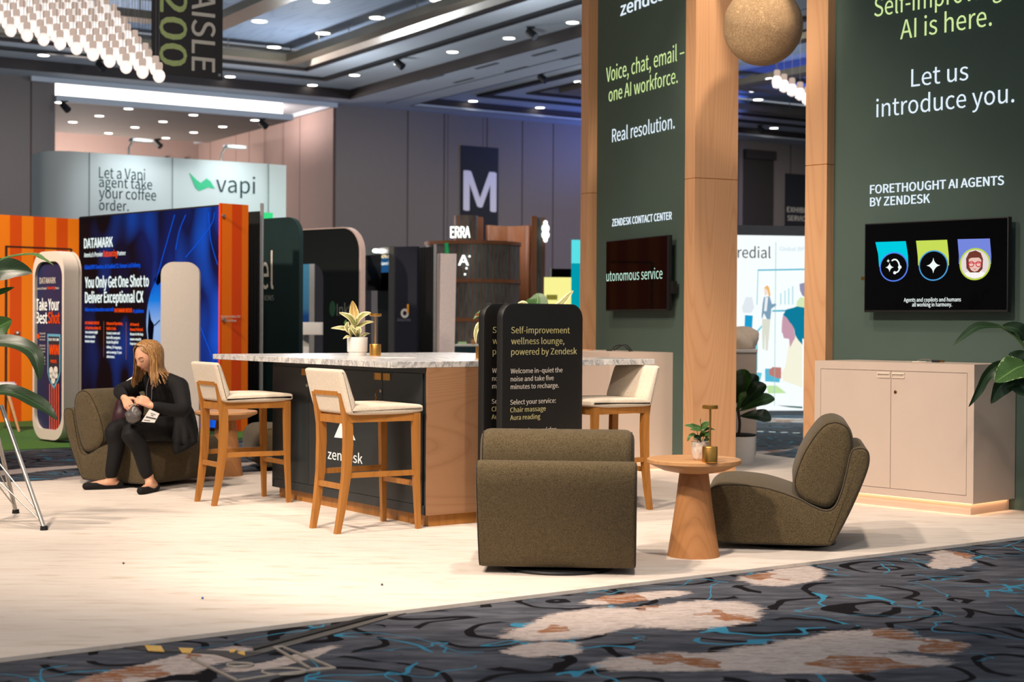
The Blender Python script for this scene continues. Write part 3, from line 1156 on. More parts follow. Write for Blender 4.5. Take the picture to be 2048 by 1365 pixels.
def blue_screen():
    t = NT('blue_football_picture')
    v = t.coord()
    sp = t.n('ShaderNodeSeparateXYZ', {0: v})
    right = t.math('SUBTRACT', 1.0, t.math('MULTIPLY', sp.outputs[1], 1 / DLEN))
    n1 = t.noise(t.coord((1, 1.5, .8)), 1.0, 1, .4, .2)
    n2 = t.noise(t.coord((1, 1.6, .8), loc=(4, 2, 7)), 1.9, 0, .4, 0)
    a = t.ramp(t.math('MULTIPLY', n1, t.math('ADD', .12, t.math('MULTIPLY', right, 1.08))), [(.3, rgb(7, 7, 12)), (.5, rgb(6, 30, 96)), (.72, rgb(14, 82, 208))])
    bl = t.ramp(n2, [(.5, (0, 0, 0, 1)), (.85, rgb(8, 100, 240))])
    c = t.mix(right, a, t.mix(1.0, a, bl, 'ADD'))
    return t.out((.002, .002, .003, 1), .5, 0, c, .85, .04)


m = MB()
m.box((0, .015, .04), (.02, DLEN - .015, DH - .02))
MAT['blue_screen'] = blue_screen()
MAT['blue_screen'].cycles.emission_sampling = 'NONE'
scr = m.build('lit_picture', 'blue_screen', ds)
MAT['orange_strip'] = stripes_mat('orange_end_stripes', rgb(244, 116, 18), rgb(226, 74, 12), .26, 0)
MB().box((-.02, -.03, 0), (.345, 0, DH + .01)).build('end_panel', 'orange_strip', ds)
for py in (432, 640):
    h_ = inv(ds) @ hit(446, py, DR - DY * .03, -DY)
    MB().cyl((h_.x, h_.y, h_.z), (h_.x, h_.y - .03, h_.z), .02, .016).build('standoff_screw', 'steel', ds)
ep = (DR - DY * .031, -DY)
ptext(ds, 'Ready to Win CX?', (442, 636), (480, 637), 5, ep, 'tan_text', .01)
ptext(ds, 'Scan Now', (451, 644), (472, 644.5), 5, ep, 'tan_text', .01)
dp = (DR, -DX)


def on_d(px, py):
    p = inv(ds) @ hit(px, py, *dp)
    return (p.y, p.z)


YZ = Matrix(((0, 0, -1, 0), (1, 0, 0, 0), (0, 1, 0, 0), (0, 0, 0, 1)))    # outline (y, z) thickened towards the viewer
cy_, cz_ = on_d(343, 645)
t_ = NT('football_picture')
sp = t_.n('ShaderNodeSeparateXYZ', {0: t_.coord()})
gr = t_.math('MULTIPLY', t_.math('SUBTRACT', sp.outputs[2], cz_ - .62), 1 / 1.24, True)
MAT['football'] = t_.out((0, 0, 0, 1), .5, 0, t_.ramp(gr, [(0, rgb(150, 170, 220)), (.45, rgb(160, 190, 236)), (.7, rgb(30, 130, 230)), (1, rgb(8, 50, 190))]), .9, 0)
MAT['football'].cycles.emission_sampling = 'NONE'
m = MB()
m.prism([(cy_ + .52 * math.cos(2 * PI * k / 40), cz_ + .60 * math.sin(2 * PI * k / 40)) for k in range(40)], .002, .004, YZ)
m.build('football_image', 'football', ds)
MAT['ink'] = glow('picture_ink', rgb(8, 10, 24), .6, False)
for poly in ([(299, 618), (303, 640), (309, 650), (306, 690), (300, 710), (296, 660)], [(309, 560), (320, 545), (332, 530), (326, 560), (316, 572)], [(309, 651), (320, 640), (321, 642), (310, 653)]):
    MB().prism([on_d(*q) for q in poly], .005, .006, YZ).build('football_patch', 'ink', ds)
for pts in ([(305, 590), (330, 500), (350, 430)], [(352, 500), (360, 460), (372, 430)], [(372, 515), (420, 455), (430, 425)], [(418, 425), (422, 480), (436, 530)], [(402, 655), (425, 715)], [(402, 760), (424, 730), (434, 700)], [(398, 860), (425, 800)]):
    Q = spline([(0, *on_d(*q)) for q in pts], 5)
    MB().tube([(-.004, p.y, p.z) for p in Q], .0045, 6).build('net_line', 'lit_blue', ds)
for s_, bl, br, cap, mt, bo in (
    ('DATAMARK', (169, 497), (226, 492), 19, 'lit_white', .03), ("America's Premier", (169, 515), (206, 512), 9, 'lit_white', 0), ('Outsourcing', (207, 514), (235, 512), 12, 'lit_orange', .03),
    ('Partner', (236, 511), (252, 510), 8, 'lit_white', 0), ('Global BPO Services. AI-Enabled CX. Human-Led Delivery.', (170, 539), (282, 535), 8, 'lit_blue', .02),
    ('You Only Get One Shot to', (171, 576), (298, 572), 21, 'lit_white', .032), ('Deliver Exceptional CX', (171, 606), (287, 606), 21, 'lit_white', .032),
    ('Make every interaction count with', (171, 623), (228, 625), 7, 'lit_blue', .02), ('DATAMARK NEXUS', (230, 625), (265, 626), 7.5, 'lit_orange', .04), ('AI platform', (267, 626), (288, 627), 7, 'lit_blue', .02),
    ('DATAMARK NEXUS', (171, 649), (199, 649), 5.5, 'lit_orange', .03), ('AI That Drives Better CX', (171, 659), (202, 659), 5.5, 'lit_orange', .03),
    ('Turn customer insight', (171, 667), (196, 667), 5, 'lit_white', 0), ('into measurable', (171, 676), (191, 676), 5, 'lit_white', 0), ('business impact', (171, 685), (190, 685), 5, 'lit_white', 0),
    ('Outsourced Operations,', (214, 650), (246, 652), 5.5, 'lit_orange', .03), ('Built to Scale.', (214, 660), (233, 660), 5.5, 'lit_orange', .03),
    ('Contact center and', (214, 669), (240, 669), 5, 'lit_white', 0), ('back-office programs', (214, 678), (241, 678), 5, 'lit_white', 0), ('backed by global', (214, 687), (237, 687), 5, 'lit_white', 0),
    ('delivery, 25+ languages,', (214, 697), (244, 698), 5, 'lit_white', 0), ('and an average 17 year', (214, 707), (244, 708), 5, 'lit_white', 0), ('client tenure.', (214, 716), (230, 717), 5, 'lit_white', 0),
    ('AI-Powered.', (261, 652), (279, 653), 5.5, 'lit_orange', .03), ('Human Perfected.', (261, 662), (287, 663), 5.5, 'lit_orange', .03), ('Human-in-the-loop', (261, 671), (287, 671), 5, 'lit_white', 0),
    ('ensures empathy', (261, 681), (283, 681), 5, 'lit_white', 0), ('improves', (261, 690), (275, 690), 5, 'lit_white', 0)):
    ptext(ds, s_, bl, br, cap, dp, mt, bo, .004)
for px, y0, y1 in ((208, 643, 715), (253, 645, 720)):
    a, b = on_d(px, y0), on_d(px, y1)
    MB().box((-.004, a[0] - .004, b[1]), (-.002, a[0] + .004, a[1])).build('column_rule', 'steel', ds)
lamp('screen_glow', 'AREA', DR + DY * (DLEN * .45) - DX * .6 + Vector((0, 0, 1.3)), DR + DY * (DLEN * .45) - DX * 3 + Vector((0, 0, 1.0)), 10, (.2, .4, 1), 1.5)

# striped orange side wall with a door in it
OW = thing('striped_wall', 'bright orange vertically striped stand wall with a closed door', 'exhibition wall', DL, DRZ + 90)
MAT['orange_wall'] = stripes_mat('orange_wall_stripes', rgb(252, 134, 22), rgb(226, 84, 14), .30, 0)
# local +x points away from the corner: turn so that it comes towards the viewer
OH = DH - .03
OXd = -DX


def ow(p):
    return inv(OW) @ Vector(p)


m = MB()
a = ow(DL)
e = ow(DL + OXd * 4.2)
sgx = (e - a).normalized()
MAT['orange_wall2'] = stripes_mat('orange_wall_stripes', rgb(252, 134, 22), rgb(226, 84, 14), .30, 1)
ax = abs(sgx.x) > .5
m.box((min(a.x, e.x) - (0 if ax else .03), min(a.y, e.y) - (.03 if ax else 0), 0), (max(a.x, e.x) + (0 if ax else .03), max(a.y, e.y) + (.03 if ax else 0), OH))
m.build('striped_panel', 'orange_wall' if ax else 'orange_wall2', OW)
opl = (DL - DY * .035, -DY)
q0, q1, qt = hit(12, 600, *opl), hit(142, 600, *opl), hit(70, 496, *opl)


def owbox(mb, A, B, z0, z1, th=.006):
    A, B = ow(A), ow(B)
    mb.box((min(A.x, B.x) - .001, min(A.y, B.y) - th, z0), (max(A.x, B.x) + .001, max(A.y, B.y) + th, z1))
    return mb


m = MB()
for q in (q0, q1):
    owbox(m, q - DX * .008, q + DX * .008, 0.02, qt.z)
owbox(m, q0, q1, qt.z - .012, qt.z + .006)
m.build('door_gap', M('door_gap_dark', rgb(70, 34, 12), .7), OW)
kb = ow(hit(30, 667, *opl))
n2 = (inv(OW).to_3x3() @ -DY)
MB().cyl(kb, kb + n2 * .06, .012).sphere(kb + n2 * .07, .03, 14).build('door_knob', 'steel', OW)

# rounded white kiosks of that stand
MAT['navy'] = M('navy_poster', rgb(26, 34, 72), .5, var=.15, scale=3)
kr = flo(127, 889)
kr.z = .0065
KRZ = 45
k1 = thing('poster_kiosk', 'white rounded kiosk framing a navy football poster', 'kiosk', kr, KRZ)
KX, KY = local_frame(KRZ)
KW, KH, KD = .62, 1.86, .19
Mk = Matrix(((0, 0, 1, 0), (-1, 0, 0, KW / 2), (0, 1, 0, KH / 2 + .02), (0, 0, 0, 1)))   # outline x -> -y, y -> z, depth -> +x


def framed(mb, outer, inner, d0, d1, M_):
    n = len(outer)
    V = [[mb.bm.verts.new(M_ @ Vector((x, y, d))) for x, y in o_] for o_, d in ((outer, d0), (inner, d0), (inner, d1), (outer, d1))]
    for a_, b_ in ((0, 1), (1, 2), (2, 3), (3, 0)):
        for k in range(n):
            mb._faces([V[a_][k], V[a_][(k + 1) % n], V[b_][(k + 1) % n], V[b_][k]], [(0, 1, 2, 3)])
    return mb


MAT['kiosk_white'] = M('kiosk_white', rgb(208, 196, 184), .4, var=.02)
framed(MB(), rrect(KW, KH, .2, 8), rrect(KW - .075, KH - .2, .16, 8), 0, KD, Mk).build('rounded_frame', 'kiosk_white', k1)
MB().prism(rrect(KW - .06, KH - .18, .16, 8), .03, .05, Mk).build('poster', 'navy', k1)
framed(MB(), rrect(KW + .004, KH + .004, .202, 8), rrect(KW - .02, KH - .02, .2, 8), KD * .84, KD * .85, Mk).build('seam', 'piping', k1)
kp = (kr + KX * .028, -KX)
for s_, bl, br, cap, mt, bo in (('DATAMARK', (80, 568), (112, 566), 12, 'tan_text', .01), ("America's Premier", (73, 580), (94, 579), 5, 'tan_text', 0), ('Outsourcing', (95, 579), (110, 579), 6, 'lit_orange', 0), ('Partner', (111, 579), (119, 579), 5, 'tan_text', 0),
                                ('Take Your', (73, 621), (119, 619), 22, 'white_text', .03), ('Best', (73, 647), (95, 647), 22, 'white_text', .03), ('Shot', (97, 647), (120, 648), 22, 'lit_orange', .03),
                                ('PLAY. YOU CAN', (98, 682), (118, 683), 5, 'white_text', .02), ('WIN', (99, 709), (118, 709), 19, 'lit_orange', .05), ('PRIZE', (102, 726), (114, 726), 6, 'lit_orange', .02)):
    ptext(k1, s_, bl, br, cap, kp, mt, bo)


def on_k(px, py):
    p = inv(k1) @ hit(px, py, *kp)
    return (p.y, p.z)


YZk = Matrix(((0, 0, -1, .028), (1, 0, 0, 0), (0, 1, 0, 0), (0, 0, 0, 1)))
MB().prism([on_k(*q) for q in ((95, 668), (121, 669), (121, 745), (117, 760), (108, 779), (99, 762), (95, 745))], .0, .001, YZk).build('shield_rim', M('shield_blue', rgb(90, 160, 190), .5), k1)
MB().prism([on_k(*q) for q in ((97, 673), (119, 674), (119, 745), (115, 758), (108, 772), (100, 760), (97, 745))], .0012, .002, YZk).build('shield', M('shield_navy', rgb(36, 36, 48), .5), k1)
m = MB()
for c_, r_ in (((103, 742), 5), ((112, 741), 5), ((108, 750), 5), ((107, 760), 5), ((103, 751), 4), ((113, 751), 4)):
    a, b = on_k(*c_), on_k(c_[0] + r_, c_[1])
    m.prism(disc(a[0], a[1], abs(b[0] - a[0]) * .8, 14), .003, .004, YZk)
m.build('football_cluster', 'white', k1)
m = MB()
for k in range(5):
    x0 = 98.5 + k * 4.4
    m.prism([on_k(x0, 768), on_k(x0 + 2, 768), on_k(x0 + 2.2, 862), on_k(x0 + .2, 861)], .0003, .0008, YZk)
m.build('poster_stripes', M('stripe_orange', rgb(214, 84, 50), .5), k1)
for k in range(3):
    y_ = 673 + k * 24
    a = on_k(76.5, y_)
    b = on_k(79, y_)
    MB().prism(disc(a[0], a[1], .025, 16), .0003, .001, YZk).build('bullet_dot', 'lit_orange', k1)
    for j in range(3):
        ptext(k1, ('Play the ball', 'to score and', 'win a prize')[j], (80, y_ - 4 + j * 6), (91, y_ - 4 + j * 6), 3.5, kp, 'tan_text')
kc = at(360, 640, 15.2)
kc.z = .0065
k2 = thing('rounded_kiosk', 'plain white rounded kiosk slab behind the seated woman', 'kiosk', kc, 8)
Mk2 = Matrix(((1, 0, 0, 0), (0, 0, 1, 0), (0, 1, 0, .89), (0, 0, 0, 1)))
MB().prism(rrect(.37, 1.78, .12, 8), 0, .2, Mk2).build('rounded_slab', 'kiosk_white', k2)
framed(MB(), rrect(.373, 1.783, .122, 8), rrect(.36, 1.77, .12, 8), .03, .036, Mk2).build('seam', 'piping', k2)

# white shell chair on the grass, mostly outside the frame
t = thing('shell_chair', 'white shell chair on wooden legs standing on the grass mat', 'chair', flo(-12, 862, .0065), 20)
sh = MB()
rows = []
for i in range(9):
    a = i / 8
    row = []
    for j in range(9):
        b = j / 4 - 1
        x = .22 - a * .5
        z = .44 + .03 * abs(b) + (max(0, a - .45) / .55) ** 1.6 * .40
        row.append((x - max(0, a - .5) * .0, b * (.23 - .02 * abs(a - .5)), z + .05 * b * b))
    rows.append(row)
sh.grid(rows, False)
o = sh.build('seat_shell', 'white', t)
sd = o.modifiers.new('thickness', 'SOLIDIFY')
sd.thickness = .02
for sx in (-1, 1):
    for sy in (-1, 1):
        MB().cyl((sx * .13, sy * .12, .44), (sx * .25, sy * .24, 0), .02, .013).build('leg', 'top_oak', t)

# ---- black drape, silver post, green banner
DRAPE = M('black_drape', rgb(14, 13, 13), .9)
MAT['drape'] = DRAPE


def drape(name, label, A, B, h, waves, parent_rz=0, amp=.02, mat='drape', thick=None):
    A, B = Vector((A[0], A[1], 0)), Vector((B[0], B[1], 0))
    d = B - A
    n = Vector((-d.y, d.x, 0)).normalized()
    m = MB()
    N = waves * 6
    rows = []
    for z in (0.01, h * .5, h):
        rows.append([A + d * (k / N) + n * (amp * math.sin(2 * PI * waves * k / N) * (1.2 - .5 * z / h)) + Vector((0, 0, z)) for k in range(N + 1)])
    m.grid(rows, False)
    o = m.build(name, mat, None, 60)
    tag(o, label, 'drape')
    s_ = o.modifiers.new('thickness', 'SOLIDIFY')
    s_.thickness = .012
    return o


drape('pipe_drape', 'black pleated drape beside the orange end panel', at(485, 640, 17.6), at(519, 640, 17.4), at(500, 424, 17.5).z, 5)
w = at(523, 640, 17.2)
w.z = .0065
t = thing('drape_post', 'slim silver upright post between black drape and green banner', 'post', w, 0)
MB().box((-.018, -.018, 0), (.018, .018, at(522, 408, 17.2).z)).build('upright', 'steel', t)
MB().box((-.1, -.1, 0), (.1, .1, .015)).build('base_plate', 'steel', t)
# dark green fabric banner
gb = at(598, 640, 18.2)
gb.z = .0065
GRZ = 48
t = thing('fabric_banner', 'dark green rounded fabric banner with pale lettering behind the counter', 'banner stand', gb, GRZ)
GX, GY = local_frame(GRZ)
MAT['green_dark'] = M('deep_green_fabric', rgb(14, 38, 38), .7, var=.2, scale=1.5)
gtop = at(585, 434, 18.2).z
Mg = Matrix(((0, 0, 1, 0), (-1, 0, 0, .75), (0, 1, 0, gtop / 2), (0, 0, 0, 1)))
MB().prism(rrect(1.5, gtop, .22, 8, (0, 1, 1, 0)), 0, .06, Mg).build('fabric_panel', 'green_dark', t)
gp = (gb - GX * .004, -GX)
ptext(t, 'el', (522, 578), (547, 577), 70, gp, 'tan_text', .0)
ptext(t, 'TIONS', (524, 602), (548, 602), 11, gp, M('dim_vinyl', rgb(120, 126, 120), .6), .0)
w = flo(541, 815)
t = thing('grey_lectern', 'grey lectern box in front of the green banner', 'lectern', w, 32)
MB().box((-.1, -.1, 0), (.1, .12, at(541, 664, w.y).z)).build('lectern_body', M('lectern_grey', rgb(150, 146, 142), .6), t)
MB().box((-.13, -.13, at(541, 745, w.y).z), (.13, .12, at(541, 740, w.y).z)).build('shelf', 'white', t)

# black arch with pale rim
ab = at(719, 640, 19.6)
ab.z = 0
ARZ = 50
t = thing('arch_display', 'tall black rounded arch display with pale rim', 'display arch', ab, ARZ)
AX, AY = local_frame(ARZ)
atop = at(690, 455, 19.6).z
AW = 1.75
Ma = Matrix(((0, 0, 1, 0), (-1, 0, 0, AW / 2), (0, 1, 0, atop / 2), (0, 0, 0, 1)))
MAT['arch_black'] = M('arch_black', rgb(14, 20, 19), .6)
out_, inn_ = rrect(AW, atop, .3, 8, (0, 1, 1, 0)), rrect(AW - .9, atop - .44, .2, 8, (0, 1, 1, 0))
inn_ = [(x + (-.22 if True else 0), y - .22) for x, y in inn_]
framed(MB(), out_, inn_, 0, .06, Ma).build('arch_body', 'arch_black', t)
framed(MB(), rrect(AW + .05, atop + .03, .32, 8, (0, 1, 1, 0)), rrect(AW, atop, .3, 8, (0, 1, 1, 0)), -.012, .075, Ma).build('pale_rim', M('rim_pink', rgb(214, 188, 176), .5), t)
apl = (ab - AX * .004, -AX)
ptext(t, 'Inkt', (674, 632), (703, 631), 24, apl, M('dim_vinyl2', rgb(110, 118, 110), .6))
p_ = inv(t) @ hit(665, 618, *apl)
YZa = Matrix(((0, 0, -1, -.004), (1, 0, 0, 0), (0, 1, 0, 0), (0, 0, 0, 1)))
MB().prism([(p_.y + .055 * math.cos(2 * PI * k / 24), p_.z + .1 * math.sin(2 * PI * k / 24)) for k in range(24)], 0, .003, YZa).build('leaf_logo', M('logo_green', rgb(44, 84, 60), .6), t)

# blue stand behind the arch
w = at(600, 640, 24)
w.z = 0
t = thing('blue_stand_panel', 'blue lit stand panel with silver post seen through the arch', 'exhibition wall', w, 8)
zt_ = at(600, 495, 24).z
m = NT('blue_gradient_print')
sp = m.n('ShaderNodeSeparateXYZ', {0: m.coord()})
MAT['blue_print'] = m.out((0, 0, 0, 1), .5, 0, m.ramp(m.math('MULTIPLY', sp.outputs[2], 1 / zt_), [(.2, rgb(10, 40, 100)), (.55, rgb(20, 64, 120)), (.6, rgb(60, 110, 140)), (1, rgb(80, 150, 176))]), .7, .1)
MAT['blue_print'].cycles.emission_sampling = 'NONE'
MB().box((-.5, 0, 0), (.14, .05, zt_)).build('lit_panel', 'blue_print', t)
MB().box((.14, -.03, 0), (.22, .06, zt_)).build('post', 'steel', t)
MAT['navy_panel'] = M('navy_black_panel', rgb(34, 36, 48), .6)
MB().box((.22, 0, 0), (1.1, .05, zt_ - .03)).build('dark_panel', 'navy_panel', t)
w = at(622, 640, 22.4)
w.z = 0
t = thing('white_table', 'small white high table seen through the arch', 'table', w, 20)
zt_ = at(622, 645, w.y).z
MB().box((-.25, -.3, zt_ - .18), (.5, .3, zt_), .01).build('tabletop', 'white', t)
MB().box((-.12, -.05, 0), (-.04, .05, zt_ - .18)).build('leg', 'white', t)
MB().box((.3, -.05, 0), (.38, .05, zt_ - .18)).build('leg', 'white', t)

# navy stand with screen and orange d logo
nb = at(783, 640, 20.5)
nb.z = 0
t = thing('navy_stand', 'dark navy stand corner with orange ring logo and blue lit header', 'exhibition stand', nb, 62)
NX, NY = local_frame(62)
nz = at(783, 494, 20.5).z
f_ = inv(t)
MB().box((0, -.39, 0), (.06, -.05, nz)).build('side_panel', 'navy_panel', t)
e1 = f_ @ (nb + Vector((-.6, .35, 0)))
t2 = t
MB().box((-.03, -.05, 0), (.06, .03, nz + .01)).build('corner_post', 'steel', t)
hx = at(716, 640, 21.4)
hx.z = 0
hl = f_ @ hx
d_ = Vector((hl.x, hl.y, 0))
Lh = d_.length
ang = math.atan2(d_.y, d_.x)
Mh = Matrix.Rotation(ang, 4, 'Z')
MB().box((0, -.04, nz - .09), (Lh, .05, nz), 0, Mh).build('header_bar', 'steel', t)
MB().box((0, -.34, 0), (Lh, -.3, nz - .09), 0, Mh).build('back_panel', M('stand_back_black', rgb(16, 16, 20), .6), t)
zz = lambda py: at(750, py, 20.9).z
MB().box((.02, -.30, zz(543)), (Lh * .93, -.28, zz(508)), 0, Mh).build('lit_header', glow('header_blue', rgb(34, 84, 132), .9, False), t)
MB().box((.05, -.30, zz(618)), (Lh * .93, -.26, zz(546)), 0, Mh).build('television', 'screen', t)
MB().box((Lh * .82, -.26, zz(580)), (Lh * .99, -.05, zz(500)), 0, Mh).build('dark_pillar', 'black', t)
MB().sphere(f_ @ at(752, 502, 20.7), .045, 12, (1.3, 1, .6)).build('lamp_bulb', 'downlight', t)
hn = (ROOTM[t.name].to_3x3() @ (Mh.to_3x3() @ Vector((0, 1, 0))))
ho = ROOTM[t.name] @ (Mh @ Vector((0, -.278, 0)))
ptext(t, 'Eliminate 30-40% of', (731, 520), (781, 521), 7, (ho, hn), glow('header_cream', rgb(250, 226, 170), 1, False), .03, .004)
ptext(t, 'zero hidden variance in', (731, 533), (781, 534), 6.5, (ho, hn), 'lit_white', .02, .004)
# logo on the side panel (faces -y of the stand)
so = nb + (ROOTM[t.name].to_3x3() @ Vector((0, -.62, 0)))
sn = -NY
npl = (nb - NX * .0, -NX)
# the panel towards the viewer
fo, fn = nb - NX * .003, -NX
L1, R1 = hit(801, 636, fo, fn), hit(818, 636, fo, fn)
cL = f_ @ hit(809.5, 627, fo, fn)
YZn = Matrix(((0, 0, -1, 0), (1, 0, 0, 0), (0, 1, 0, 0), (0, 0, 0, 1)))
ro = abs((f_ @ R1).y - (f_ @ L1).y) / 2
ringm = MB()
framed(ringm, disc(cL.y, cL.z, .062, 28), disc(cL.y, cL.z, .03, 28), .002, .004, YZn)
ringm.build('ring_logo', 'white', t)
MB().box((-.006, cL.y - .062, cL.z), (-.002, cL.y - .035, cL.z + .12)).build('logo_stem', M('logo_orange', rgb(246, 166, 40), .5), t)
ptext(t, 'datamitix', (795, 643), (822, 643), 6, (fo, fn), M('dim_vinyl3', rgb(120, 120, 128), .6))

drape('pipe_drape', 'black drape right of the navy stand', at(834, 640, 20.75), at(867, 640, 20.35), at(850, 498, 21).z, 6)
w = at(869.5, 640, 20.2)
w.z = 0
t = thing('drape_post', 'slim silver post right of the navy stand', 'post', w, 0)
MB().box((-.018, -.018, 0), (.018, .018, at(868, 492, 20.6).z)).build('upright', 'steel', t)
MB().box((-.1, -.1, 0), (.1, .1, .015)).build('base_plate', 'steel', t)
drape('white_drape', 'white pleated cloth hanging beside the silver post', at(876, 640, 20.15), at(884, 640, 19.95), at(875, 512, 20.7).z, 3, mat=M('white_cloth', rgb(196, 184, 180), .9))
w = at(883, 640, 19.6)
w.z = 0
t = thing('white_covered_column', 'leaning white cloth-covered column before the round timber kiosk', 'covered column', w, 10)
zt_ = at(890, 513, 20.4).z
m = MB()
m.sweep([(.06, .12, 0), (.085, .12, zt_)], [(.19, .24), (.205, .24)])
m.build('cloth_cover', M('white_cloth2', rgb(206, 190, 184), .9), t)
MB().cyl((.08, .1, zt_), (.07, .1, zt_ + .14), .028).build('green_rod', M('green_rod', rgb(20, 150, 84), .5), t)

# round timber kiosk -----------------------------------------------------
w = at(945, 640, 27.0)
w.z = 0
t = thing('round_kiosk', 'round dark slatted timber kiosk with glowing white letters', 'kiosk', w, 0)
kzl, kzu = at(945, 483, 26).z, at(930, 428, 27).z
m = NT('tile_and_slats')
sp = m.n('ShaderNodeSeparateXYZ', {0: m.coord()})
an = m.math('ARCTAN2', sp.outputs[1], sp.outputs[0])
fr_ = m.math('FRACT', m.math('MULTIPLY', an, 34 / PI))
sl_ = m.math('LESS_THAN', fr_, .34)
tl_ = m.noise(m.coord((6, 6, 1.2)), 4, 2)
MAT['tile_slats'] = m.out(m.mix(sl_, m.ramp(tl_, [(.35, rgb(54, 64, 62)), (.65, rgb(84, 94, 92))]), rgb(112, 68, 42)), .45)
MAT['kiosk_wood'] = wood('walnut_boards', rgb(138, 84, 50), rgb(104, 58, 32), 'Z', 8)
rl = (at(1040, 640, 27).x - at(850, 640, 27).x) / 2
MB().lathe([(rl * .99, 0), (rl * .99, kzl)], 56, (0, 0, 0)).build('lower_drum', 'tile_slats', t)
for z_ in (kzl, at(945, 561, 26).z, at(945, 640, 26).z):
    MB().lathe([(rl * .99, z_ - .03), (rl * 1.015, z_ - .03), (rl * 1.015, z_ + .03), (rl * .98, z_ + .03)], 56).build('timber_band', 'kiosk_wood', t)
MB().lathe([(0, kzl - .02), (rl, kzl - .02)], 40).build('drum_lid', 'kiosk_wood', t)
# upper crown: a taller curved wall opening at the front
m = MB()
rows = []
ux0, ux1 = at(970, 640, 28).x - w.x, at(1062, 640, 28).x - w.x
for z_ in (0, 1):
    row = []
    for k in range(15):
        a = k / 14
        x = ux0 + (ux1 - ux0) * a
        row.append((x, 1.2 + .35 * math.sin(PI * a), (kzu - .12 - .16 * math.sin(PI * a) * 0) if z_ else 0))
    rows.append(row)
m.grid(rows, False)
o = m.build('curved_back_wall', 'kiosk_wood', t)
o.modifiers.new('thickness', 'SOLIDIFY').thickness = .08
xa, xb = at(908, 640, 27.6).x - w.x, at(955, 640, 27.6).x - w.x
MB().lathe([((xb - xa) / 2, 0), ((xb - xa) / 2, kzu)], 40, ((xa + xb) / 2, .5, 0)).build('upper_drum', 'tile_slats', t)
MB().box((xb - .1, .75, 0), (xb + .08, 1.3, kzu + .0)).build('timber_jamb', 'kiosk_wood', t)
xc, xd = at(1062, 640, 27.6).x - w.x, at(1090, 640, 27.6).x - w.x
MB().box((xc, .7, 0), (xc + .1, 1.3, kzu + .02)).build('timber_jamb', 'kiosk_wood', t)
MB().box((xc + .1, .8, 0), (xd, 1.2, kzu)).build('tile_pier', 'tile_slats', t)
MAT['neon'] = glow('neon_white', (.93, 1, .95, 1), 2.2, False)
ptext(t, 'ERRA', (902, 476), (941, 472), 22, (w + Vector((0, -.12, 0)), Vector((-.3, -1, 0)).normalized()), 'neon', .03, .03)
ptext(t, 'A', (917, 531), (937, 531), 20, (w + Vector((0, -rl - .05, 0)), Vector((0, -1, 0))), 'neon', .02, .03)
bp = (w + Vector((0, .66, 0)), Vector((0, -1, 0)))
m = MB()
for px, py, r_ in ((1091, 446, 5), (1091, 457, 9), (1091, 470, 9), (1091, 480, 5)):
    c_ = inv(t) @ hit(px, py, *bp)
    m.sphere(c_, r_ / 3100 * 27.6, 14, (.9, .3, 1))
m.build('glowing_badge', 'neon', t)
m = MB()
for px, py in ((939, 513), (933, 537), (930, 549)):
    m.sphere(inv(t) @ hit(px, py, w + Vector((0, -rl - .05, 0)), Vector((0, -1, 0))), .018, 10)
m.build('dot_lights', 'neon', t)

# table with dark cloth by the kiosk
w = flo(925, 792)
zt_ = at(925, 689, w.y).z
t = thing('clothed_table', 'table with dark teal cloth and white top cloth in front of the kiosk', 'table', w, 8)
MB().box((-.22, -.3, 0.0), (.42, .35, zt_ - .03)).build('table_body', M('teal_cloth', rgb(26, 50, 58), .8), t)
MB().box((-.24, -.32, zt_ - .03), (.44, .37, zt_), .006).build('tabletop', 'white', t)
for k, (px, py, wd_, hd_, mt, nm_, lab) in enumerate(((905, 672, .12, .06, 'black', 'black_case', 'low black case on the clothed table'), (925, 678, .14, .04, M('pale_green_box', rgb(170, 204, 150), .6), 'green_box', 'pale green flat box on the clothed table'), (946, 672, .06, .08, 'table_oak', 'wooden_block', 'small brown wooden block on the clothed table'))):
    q = at(px, 688, w.y)
    b_ = MB().box((-wd_ / 2, -.05, 0), (wd_ / 2, .05, hd_), .004)
    o = b_.build(nm_, mt)
    o.location = (q.x, w.y - .1 + .0, zt_)
    tag(o, lab, 'box', 'boxes on the clothed table')
w = flo(914, 775)
t = thing('white_plinth', 'white plinth beside the round timber kiosk', 'plinth', w, 0)
MB().box((-.1, -.1, 0), (.09, .1, at(914, 645, w.y).z)).build('plinth_body', 'white', t)
MB().box((-.115, -.115, at(914, 648, w.y).z), (.105, .115, at(914, 644, w.y).z)).build('plinth_cap', 'white', t)

# yellow light box, teal banner and dark screen
w = at(1117, 640, 24.0)
w.z = 0
t = thing('yellow_light_box', 'glowing pale yellow panel left of the wooden column', 'light box', w, 5)
hw = 28.5 / 3100 * 24
MB().box((-hw, 0, 0), (hw, .08, at(1117, 555, 24).z)).build('lit_panel', glow('lit_yellow', rgb(250, 244, 150), 1.0, False), t)
yp = (w + Vector((0, -.012, 0)), Vector((0, -1, 0)))
MB().box((-hw + .03, -.006, at(1100, 600, 24).z), (-hw + .2, 0, at(1100, 590, 24).z)).build('text_block', M('yellow_ink', rgb(190, 180, 60), .6), t)
w = at(1150, 640, 22.0)
w.z = 0
t = thing('teal_banner', 'glowing cyan upright banner beside the wooden column', 'banner stand', w, 5)
MAT['lit_teal'] = glow('lit_teal', rgb(0, 158, 176), .95, False)
MB().box((-.05, 0, 0), (.25, .06, at(1150, 527, 22).z)).build('lower_panel', 'lit_teal', t)
MB().box((-.05, 0, at(1150, 527, 22).z), (.25, .06, at(1150, 480, 22).z)).build('upper_panel', glow('lit_aqua', rgb(90, 225, 230), 1, False), t)
w = at(1122, 640, 26.5)
w.z = 0
